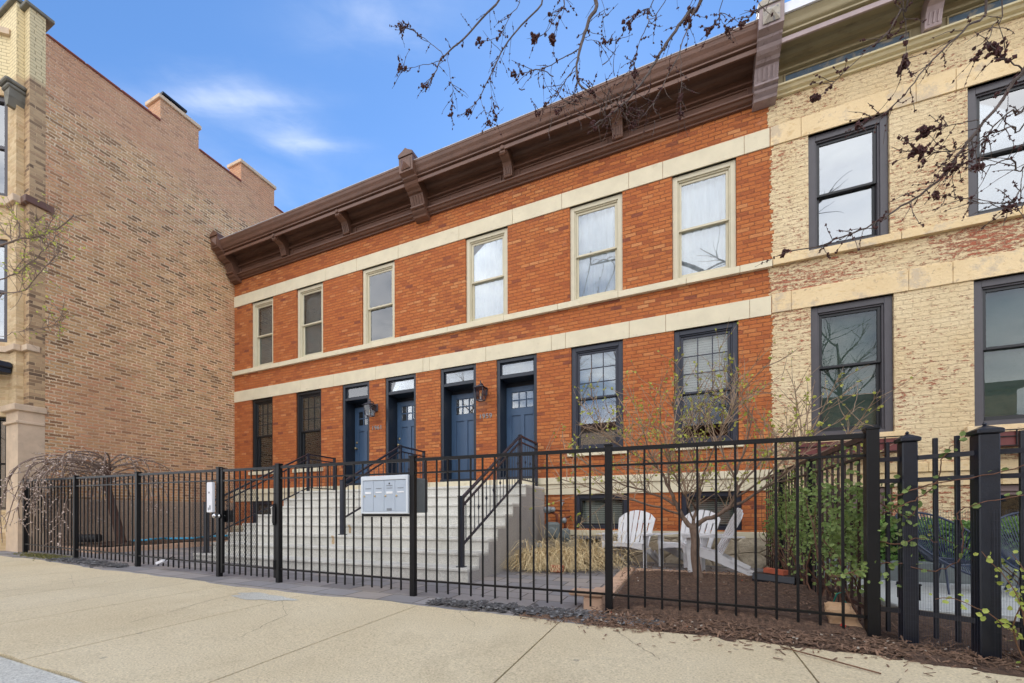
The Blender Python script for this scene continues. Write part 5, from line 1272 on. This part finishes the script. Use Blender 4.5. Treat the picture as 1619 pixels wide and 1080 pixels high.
PATHS = [   # (limb, depth at top, depth at end, radius, bud size, pixel course)
    (la, 5.6, 5.0, .022, .020, [(470+322, -8), (770, 20), (735, 60), (702, 88), (690, 110), (672, 138)]),
    (la, 5.0, 5.0, .008, .020, [(702, 88), (690, 75), (672, 62), (650, 47), (632, 40)]),
    (la, 5.0, 5.0, .007, .020, [(695, 96), (670, 103), (645, 108), (631, 107)]),
    (la, 5.2, 5.2, .006, .018, [(706, 88), (712, 120), (716, 150), (713, 180)]),
    (la, 5.3, 5.0, .018, .020, [(858, -5), (832, 32), (803, 65), (785, 100), (772, 125), (757, 155), (742, 178)]),
    (la, 5.2, 5.0, .006, .018, [(775, 122), (778, 150), (783, 186)]),
    (la, 5.2, 5.0, .006, .018, [(757, 150), (765, 172), (773, 195)]),
    (la, 5.4, 5.2, .009, .022, [(822, -5), (805, 28), (788, 58), (757, 66)]),
    (la, 5.3, 5.2, .010, .026, [(892, -5), (876, 30), (862, 52), (842, 62)]),
    (la, 5.3, 5.2, .008, .026, [(890, 0), (884, 32), (872, 62)]),
    (la, 4.6, 4.3, .034, .018, [(940, -8), (932, 30), (922, 60), (914, 88), (912, 115), (918, 135), (938, 148)]),
    (la, 4.5, 4.4, .012, .018, [(914, 78), (890, 92), (865, 105), (840, 112), (812, 118)]),
    (la, 4.5, 4.4, .011, .016, [(912, 100), (900, 120), (884, 140), (868, 160), (850, 180)]),
    (la, 4.5, 4.4, .005, .016, [(925, 62), (945, 66), (965, 68)]),
    (la, 4.6, 4.5, .005, .012, [(950, -5), (952, 30), (953, 64)]),
    (lc, 4.6, 4.0, .030, .020, [(1112, -6), (1090, 18), (1068, 48), (1048, 78), (1030, 108), (1008, 140), (985, 165), (960, 185), (938, 198)]),
    (lc, 4.5, 4.2, .014, .018, [(1098, 12), (1084, 52), (1072, 88), (1056, 118), (1040, 150), (1022, 178), (1000, 200)]),
    (lc, 4.5, 4.3, .010, .018, [(1036, -5), (1025, 35), (1012, 65), (1004, 100), (1003, 118)]),
    (lc, 4.3, 4.2, .007, .018, [(1076, 70), (1077, 110), (1076, 145), (1075, 182)]),
    (lc, 4.4, 4.3, .008, .022, [(1050, 4), (1025, 14), (1005, 22), (990, 38)]),
    (lc, 4.6, 4.5, .008, .026, [(1095, -2), (1090, 15), (1088, 35)]),
    (lc, 4.4, 4.4, .008, .020, [(1145, -5), (1140, 20), (1130, 38), (1118, 50)]),
    (lc, 4.4, 4.4, .005, .018, [(1138, 30), (1148, 42), (1152, 48)]),
    (lc, 4.4, 4.4, .008, .020, [(1218, -6), (1205, 12), (1188, 25), (1174, 40)]),
    (lc, 4.3, 4.2, .006, .016, [(938, 148), (960, 160), (985, 168), (1008, 175)]),
    (lc, 4.3, 4.2, .006, .016, [(960, 185), (950, 170), (930, 155), (905, 160), (880, 178)]),
    (lb, 3.0, 3.5, .020, .018, [(1632, 88), (1605, 125), (1580, 165), (1545, 205), (1515, 245), (1490, 278), (1455, 308), (1415, 332), (1370, 360), (1330, 375), (1290, 390), (1240, 400)]),
    (lb, 3.3, 3.4, .010, .026, [(1548, 200), (1530, 230), (1500, 240), (1465, 240), (1450, 238)]),
    (lb, 3.3, 3.4, .008, .026, [(1548, 190), (1520, 195), (1490, 200), (1462, 207)]),
    (lb, 3.2, 3.3, .012, .026, [(1640, 85), (1610, 105), (1590, 92), (1572, 78)]),
    (lc, 3.8, 3.9, .016, .020, [(1560, -8), (1530, 40), (1490, 80), (1460, 110), (1430, 150), (1395, 180), (1350, 200)]),
    (lc, 3.8, 3.9, .010, .022, [(1435, -8), (1425, 15), (1400, 55), (1360, 90), (1320, 130), (1288, 158)]),
    (lc, 3.8, 3.9, .008, .024, [(1428, -5), (1432, 30), (1432, 75), (1428, 105)]),
    (lb, 3.2, 3.2, .010, .018, [(1630, 180), (1600, 200), (1560, 215), (1540, 235), (1515, 262), (1500, 268)]),
    (lb, 3.2, 3.2, .010, .018, [(1632, 245), (1600, 250), (1565, 262), (1535, 266), (1510, 262)]),
    (lb, 3.2, 3.2, .008, .016, [(1632, 300), (1600, 318), (1570, 322), (1540, 318), (1510, 312), (1480, 308)]),
    (lb, 3.2, 3.2, .007, .016, [(1632, 268), (1612, 300), (1600, 325), (1590, 332)]),
    (lc, 3.6, 3.6, .008, .018, [(1585, -5), (1570, 40), (1560, 70), (1545, 90)]),
    (lb, 3.2, 3.2, .012, .014, [(1632, 150), (1600, 175), (1570, 200), (1552, 235), (1548, 262)]),
]
for (limb, t0, t1, r, bs_, pix) in PATHS:
    n = len(pix); P = [ray(x, y, t0+(t1-t0)*i/(n-1)) for i, (x, y) in enumerate(pix)]
    if pix[0][1] <= 5 or pix[0][0] >= 1625:
        a = near(limb, P[0]); mid = a.lerp(P[0], .5)+Vector((0, 0, .15)); P = [a, mid]+P; rr = taper(r*1.5, r*.4, (len(P)-1)*4+1)
    else: rr = taper(r, r*.4, (len(P)-1)*4+1)
    p = [q+rv()*.006 for q in resample(P, 4)]; rr = [q*.50 for q in rr]; tw.tube(p, rr, 6, False)
    for k in range(int(len(pix)*3.2)):
        c, d = on_path(p, random.uniform(.35, 1)); q = wiggle(c, d*.6+rv()*.7+Vector((0, 0, -.1)), random.uniform(.06, .30), 5, .22); tw.tube(q, taper(.0032, .0016, 6), 4, False)
        for j in range(random.randint(2, 5)): bud(bd, on_path(q, random.uniform(.2, 1))[0], bs_*random.uniform(.3, .7), 2)
    for k in range(6): bud(bd, on_path(p, random.uniform(.7, 1))[0]+rv()*.012, bs_*random.uniform(.5, .9), 5)
    e = p[-1]
    for k in range(5): bud(bd, e+rv()*bs_*1.4, bs_*.9, 4)
# dense knot of spurs seen against the brown cornice
for k in range(46):
    c = ray(random.gauss(955, 55), random.gauss(165, 22), random.uniform(4.2, 4.5)); q = wiggle(c, rv()+Vector((0, 0, -.2)), random.uniform(.1, .35), 6, .3); tw.tube(q, taper(.005, .002, 7), 4, False)
    for j in range(3): bud(bd, on_path(q, random.random())[0], .007, 2)
tw.build('branches', 'twig_dark', stt, fix=False); bd.build('flower_buds', 'bud_red', stt, fix=False)

# second street tree, off to the left, only its twig tips are seen
random.seed(33)
st2 = empty('street_tree', (-8.2, .1, -1.0), 'street tree whose thin twigs reach in from the left edge before the tan building', 'tree')
tk = MB(); base = Vector((-8.6, -.3, -1.1)); trk = resample([base, base+Vector((0, 0, 2.5)), base+Vector((.1, .1, 5)), base+Vector((0, .2, 8))], 5); tk.tube(trk, taper(.16, .05, len(trk)), 10)
for k in range(10):
    c, d = on_path(trk, random.uniform(.4, 1)); a = random.uniform(-3.4, -.2); q = wiggle(c, (math.cos(a), math.sin(a), .8), random.uniform(1.5, 2.6), 10, .2, .03); tk.tube(q, taper(.04, .008, 11), 5, False)
tk.build('trunk', 'bark', st2, smooth=True)
tw = MB(); lv = MB()
for pix, r, t in (([(-40, 408), (0, 388), (35, 378), (70, 370), (95, 358), (118, 340)], .014, 4.6), ([(-30, 455), (0, 443), (30, 428), (60, 405), (80, 385), (92, 370)], .009, 4.5), ([(-30, 470), (5, 464), (40, 458), (60, 435), (80, 415), (97, 392)], .008, 4.4),
                  ([(30, 381), (32, 360), (25, 345), (15, 330)], .008, 4.6), ([(20, 383), (8, 365), (-10, 340)], .006, 4.6), ([(-20, 528), (20, 525), (60, 520), (85, 512), (100, 500)], .004, 4.4), ([(45, 376), (55, 360), (60, 345)], .005, 4.6), ([(66, 372), (78, 358), (86, 336)], .005, 4.6),
                  ([(22, 430), (38, 405), (40, 382)], .004, 4.5), ([(38, 456), (36, 430), (48, 415)], .004, 4.4)):
    P = [ray(x, y, t) for x, y in pix]
    if pix[0][0] < 0: P = [near(trk, P[0]), near(trk, P[0]).lerp(P[0], .6)+Vector((0, 0, .1))]+P
    p = [q+rv()*.008 for q in resample(P, 4)]; tw.tube(p, taper(r, r*.35, len(p)), 6, False)
    k0 = 2 if pix[0][0] < 0 else 0
    for k in range(len(pix)*8):
        c, d = on_path(p, random.uniform(.5 if k0 else .1, 1)); q = wiggle(c, d*.5+rv()*.8, random.uniform(.05, .28), 5, .25); tw.tube(q, taper(.0026, .0014, 6), 3, False)
        if random.random() < .55:
            for j in range(2): leaf(lv, on_path(q, random.uniform(.4, 1))[0], random.uniform(.015, .03), rv())
tw.build('branches', 'twig', st2, fix=False); lv.build('new_leaves', 'leaf_bud', st2, fix=False)

# vine on the divider fence and creeping along the street fences
random.seed(9)
vn = empty('climbing_vine', (1.32, 5.2, -.9), 'green-leaved vine climbing the divider fence and reaching over the corner post', 'vine')
sm = MB(); lv = MB()
for k in range(42):
    y = random.uniform(3.9, 7.3); p = wiggle((1.3+random.uniform(-.05, .06), y, -.88), (random.uniform(-.05, .05), random.uniform(-.5, .5), 1), random.uniform(.7, 1.5), 14, .28); 
    for q in p: q.x = 1.3+max(-.16, min(.16, q.x-1.3)); q.z = min(q.z, .58)
    sm.tube(p, taper(.009, .003, 15), 4, False)
for k in range(6600):
    y = 3.95+3.5*random.random()**1.15; z = random.gauss(-.05, .31); x = 1.3+random.gauss(0, .06)
    if z > .60 or z < -.75: continue
    if z < -.4 and random.random() < .5: continue
    if z > .25 and random.random() < (.2 if y > 5 else .8): continue
    if math.sin(y*5.1+z*4)+math.sin(z*9+y*2.3) < -.8 and random.random() < .75: continue
    leaf(lv, Vector((x, y, z)), random.uniform(.022, .045), rv()+Vector((-.5, -.6, .5)))
tend = [([(1.30, 3.75, -.38), (1.42, 3.72, -.36), (1.55, 3.68, -.40), (1.66, 3.63, -.36), (1.70, 3.60, -.25), (1.70, 3.6, -.08), (1.68, 3.6, .0), (1.75, 3.5, .06), (1.9, 3.45, .10), (2.1, 3.42, .12)], 16),
        ([(1.32, 3.75, -.02), (1.42, 3.7, .04), (1.52, 3.68, .10), (1.60, 3.66, .20), (1.62, 3.64, .33), (1.66, 3.62, .44), (1.74, 3.6, .5)], 18), ([(1.32, 3.72, -.45), (1.2, 3.68, -.42), (1.1, 3.64, -.44), (1.0, 3.66, -.47)], 26), ([(1.4, 3.7, .12), (1.6, 3.62, .2), (1.8, 3.5, .24), (2.0, 3.45, .32)], 5),
        ([(1.32, 3.76, -.2), (1.42, 3.7, -.22), (1.5, 3.68, -.18), (1.6, 3.64, -.2)], 14), ([(1.32, 3.76, .08), (1.4, 3.72, .02), (1.47, 3.7, -.03), (1.52, 3.7, .05)], 16)]
for P, n_ in tend:
    p = resample(P, 5); p = [q+rv()*.008 for q in p]; sm.tube(p, taper(.005, .0025, len(p)), 5, False)
    for k in range(n_): c, d = on_path(p, random.random()); leaf(lv, c+rv()*.025, random.uniform(.024, .046), rv()+Vector((-.2, -.8, .5)))
for k in range(110):
    leaf(lv, Vector((random.gauss(1.22, .10), random.gauss(3.85, .12), random.gauss(-.42, .07))), random.uniform(.024, .044), rv()+Vector((-.3, -.8, .5)))
for k in range(110):
    leaf(lv, Vector((random.gauss(1.40, .06), random.gauss(3.8, .08), random.gauss(-.05, .16))), random.uniform(.022, .04), rv()+Vector((-.3, -.8, .5)))
sm.build('stems', 'vine_stem', vn, fix=False); lv.build('leaves', 'leaf_vine', vn, fix=False)
# lime-leaved shrub at the right edge
sb = empty('lime_shrub', (2.05, 3.35, -.95), 'sparse yellow-green shrub growing in front of the heavy fence at the right edge', 'shrub')
sm = MB(); lv = MB()
for k in range(26):
    p = wiggle((1.98+random.uniform(-.08, .2), 3.38+random.uniform(-.05, .05), -.97), (random.uniform(-.3, .3), random.uniform(-.15, .1), 1), random.uniform(.5, 1.15), 12, .22); sm.tube(p, taper(.005, .002, 13), 4, False)
    for j in range(26):
        c, d = on_path(p, random.uniform(.12, 1)); leaf(lv, c+rv()*.03, random.uniform(.018, .036), rv()+Vector((-.3, -.7, .5)))
sm.build('stems', 'twig_brown', sb, fix=False); lv.build('leaves', 'leaf_lime', sb, fix=False)
# hedge in the right yard
hd = empty('hedge', (4, 7.3, -.9), 'clipped green hedge along the cream house behind the lounge chairs', 'hedge')
lv = MB(); co = MB(); co.box(1.6, 8, 7.0, 7.65, -1, -.22); co.build('dark_core', 'dark_room', hd)  # solid near-black block, its colour stands for shade inside the hedge
for k in range(9500):
    x = 1.5+3.9*random.random(); t = random.random()
    if t < .6: y = 6.93+random.uniform(-.04, .06); z = -.95+.8*random.random()
    else: y = 6.95+.75*random.random(); z = -.15+random.uniform(-.06, .05)+.03*math.sin(x*5)
    leaf(lv, Vector((x, y, z)), random.uniform(.03, .055), rv()+Vector((0, -.7, .6)))
lv.build('leaves', 'leaf_hedge', hd, fix=False)
# dry ornamental grass next to the steps
random.seed(17)
gr = empty('dry_grass_clump', (-1.95, 6.6, -.88), 'collapsed clump of dry straw-coloured ornamental grass beside the steps', 'grass clump')
g = MB()
for k in range(1500):
    c0 = random.choice(((-2.2, 6.35, .22), (-1.85, 6.6, .28), (-1.45, 6.85, .3)))
    b0 = Vector((random.gauss(c0[0], c0[2]*.6), random.gauss(c0[1], c0[2]*.7), -.895)); a = random.gauss(-1.2, 1.1); ln = random.uniform(.25, .78); hh = random.uniform(.06, .50)*(1.5 if random.random() < .1 else 1)
    out = Vector((math.cos(a), math.sin(a), 0)); w_ = random.uniform(.004, .009); P = []; cv = random.uniform(-.3, .3); sd0 = out.cross(Vector((0, 0, 1)))
    for i in range(7):
        f = i/6; P.append(b0+out*ln*(.15*f+.85*f**1.6)+sd0*cv*ln*f*f+Vector((0, 0, hh*(2.6*f-2.45*f*f))))
    for q in P:
        q.z = max(q.z, -.885+random.uniform(0, .02)); q.x = max(q.x, -2.58)
    sd_ = (sd0+Vector((0, 0, random.uniform(-.6, .6)))).normalized()*w_; vs = []
    for i, q in enumerate(P): vs += [q-sd_*(1-i/8), q+sd_*(1-i/8)]
    g.add(vs, [(2*i, 2*i+1, 2*i+3, 2*i+2) for i in range(6)])
g.build('blades', 'straw', gr, fix=False)
g = MB()
for k in range(60):
    p = wiggle((random.gauss(-1.6, .5), random.gauss(6.9, .35), -.88), (random.uniform(-.6, .8), -.2, 1), random.uniform(.4, .95), 8, .2, -.03); 
    for q in p: q.x = max(q.x, -2.58)
    g.tube(p, taper(.005, .003, 9), 3, False)
g.build('stalks', 'straw', gr, fix=False)
# the far side of the street, which the windows mirror
for k, (xa, xb, zt, mt) in enumerate(((-34, -19, 7.2, 'red_brick'), (-16.5, -6, 8.4, 'limestone'), (-3.5, 7.5, 7.4, 'red_brick'), (10, 22, 8.8, 'soot_brick'))):
    oh = empty('brick_house', ((xa+xb)/2, -24, -1), ('long red', 'pale stone', 'short red', 'sooty tan')[k]+' house across the street, seen only mirrored in the windows', 'house', 'houses across the street')
    MB().box(xa, xb, -34, -24, -1.2, zt).build('wall', mt, oh); MB().bev(xa-.3, xb+.3, -34.3, -23.6, zt, zt+.5, .05).build('cornice', 'cornice_brown', oh)
    n = int((xb-xa)/2.4)
    for i in range(n):
        for z_ in (.8, 4.2):
            xx = xa+(i+.5)*(xb-xa)/n; MB().bev(xx-.5, xx+.5, -24.02, -23.95, z_, z_+2.0, .01).build('window', 'glass_strong', oh)
random.seed(77); tk = MB(); trk = resample([Vector((0, 0, 0)), Vector((.1, 0, 3)), Vector((0, .2, 6)), Vector((.3, 0, 12))], 4); tk.tube(trk, taper(.28, .05, len(trk)), 8)
for k in range(26):
    c, d = on_path(trk, random.uniform(.28, 1)); a = random.uniform(0, 6.28); q = wiggle(c, (math.cos(a), math.sin(a), .75), random.uniform(2, 4.4), 10, .2, .04); tk.tube(q, taper(.08, .015, 11), 4, False)
    for _ in range(12):
        c2, d2 = on_path(q, random.uniform(.25, 1)); q2 = wiggle(c2, d2+rv()*.8+Vector((0, 0, .3)), random.uniform(.7, 1.8), 6, .2); tk.tube(q2, taper(.022, .006, 7), 3, False)
ft = empty('bare_tree', (-9, -16, -1.2), 'leafless tree across the street, seen only mirrored in the windows', 'tree', 'leafless trees across the street')
tk.build('trunk', 'bark', ft, local=True, fix=False)
for x, y, rz in ((-2.5, -15, 1.0), (4.0, -17, 2.2), (9.5, -15.5, 3.5), (-18, -16, 4.4)):
    c = copy_tree(ft); c.location = (x, y, -1.2); c.rotation_euler[2] = rz
# slate chips, wood chips, pebbles
random.seed(29)
def flake(mb, c, s_, th):
    n = random.randint(4, 6); a0 = random.uniform(0, 6.28); nrm = (Vector((0, 0, 1))+rv()*.45).normalized(); u = nrm.orthogonal().normalized(); v = nrm.cross(u)
    P = []
    for i in range(n):
        a = a0+6.28*i/n; rr = s_*random.uniform(.55, 1.1); P.append(c+u*math.cos(a)*rr+v*math.sin(a)*rr*.7)
    mb.add([p+nrm*th for p in P]+P, [tuple(range(n))]+[(i, i+n, (i+1) % n+n, (i+1) % n) for i in range(n)])
def slate(n, x0, x1, y0, y1, label):
    mb = MB()
    for k in range(n):
        x = random.uniform(x0, x1); y = (y0+y1)/2+random.gauss(0, (y1-y0)/4); flake(mb, Vector((x, y, gz(x)+.006+random.uniform(0, .018))), random.uniform(.014, .042), .006)
    tag(mb.build('slate_chips', 'slate', fix=False), label, 'stone chips', kind='stuff')
slate(950, -2.35, -.15, 3.36, 3.64, 'grey-blue slate chips strewn below the fence right of the mailbox')
slate(600, -10.2, -8.15, 3.38, 3.70, 'grey-blue slate chips strewn below the fence near the weeping tree')
mb = MB(); pb_ = MB(); rc = MB()
for k in range(5200):
    x = random.uniform(-.75, 3.6); y = random.uniform(2.85, 6.5) if random.random() < .45 else random.gauss(3.46, .13)
    if y < edge_y(x)-.01 and random.random() < .8: continue
    if y > 4.7 and x > 1.8: continue
    if y < 2.9: continue
    zz = (gz(x)+(.10 if (x < 1.28 and y > 3.9) else .012+.03*max(0, min(1, (y-3.3)/.4)))*(1 if y > 3.33 else .1)); c = Vector((x, y, zz+.004)); d = Vector((random.uniform(-1, 1), random.uniform(-1, 1), random.uniform(-.25, .35))).normalized()*random.uniform(.008, .034)
    if random.random() < .965: mb.bar(c-d, c+d, random.uniform(.003, .012), .003)
    else: flake(pb_ if random.random() < .9 else rc, c, random.uniform(.005, .016), .006)
for k in range(1100):
    x = random.uniform(-1.3, -.2); y = random.gauss(3.42, .1); c = Vector((x, y, gz(x)+.01)); d = Vector((random.uniform(-1, 1), random.uniform(-1, 1), random.uniform(-.1, .2))).normalized()*random.uniform(.008, .03); mb.bar(c-d, c+d, random.uniform(.003, .008), .003)
tag(mb.build('wood_chips', 'chip', fix=False), 'splintered brown wood chips scattered over the mulch and sidewalk edge', 'wood chips', kind='stuff')
tag(pb_.build('pebbles', 'pebble', fix=False), 'pale pebbles scattered over the dark mulch', 'pebbles', kind='stuff')
tag(rc.build('brick_chips', 'red_chip', fix=False), 'reddish brick crumbs scattered over the dark mulch', 'brick crumbs', kind='stuff')
ms = MB()
for k in range(1500):
    x = random.gauss(-11.0, .45); y = random.gauss(3.62, .1)
    if x < -12.3: continue
    leaf(ms, Vector((x, y, gz(x)+.004)), random.uniform(.012, .03), rv()+Vector((0, 0, 1.5)))
tag(ms.build('weeds', 'moss', fix=False), 'low mossy weeds along the sidewalk edge below the left fence end', 'weeds', kind='stuff')
st_ = MB(); st_.tube([(.62, 3.25, gz(.6, 3.2)+.012), (.8, 3.1, gz(.8, 3.1)+.02), (1.05, 2.95, gz(1., 2.95)+.012)], .005, 5)
tag(st_.build('fallen_twig', 'twig_brown', smooth=True), 'long thin fallen twig lying across the sidewalk edge near the paper bag', 'twig')
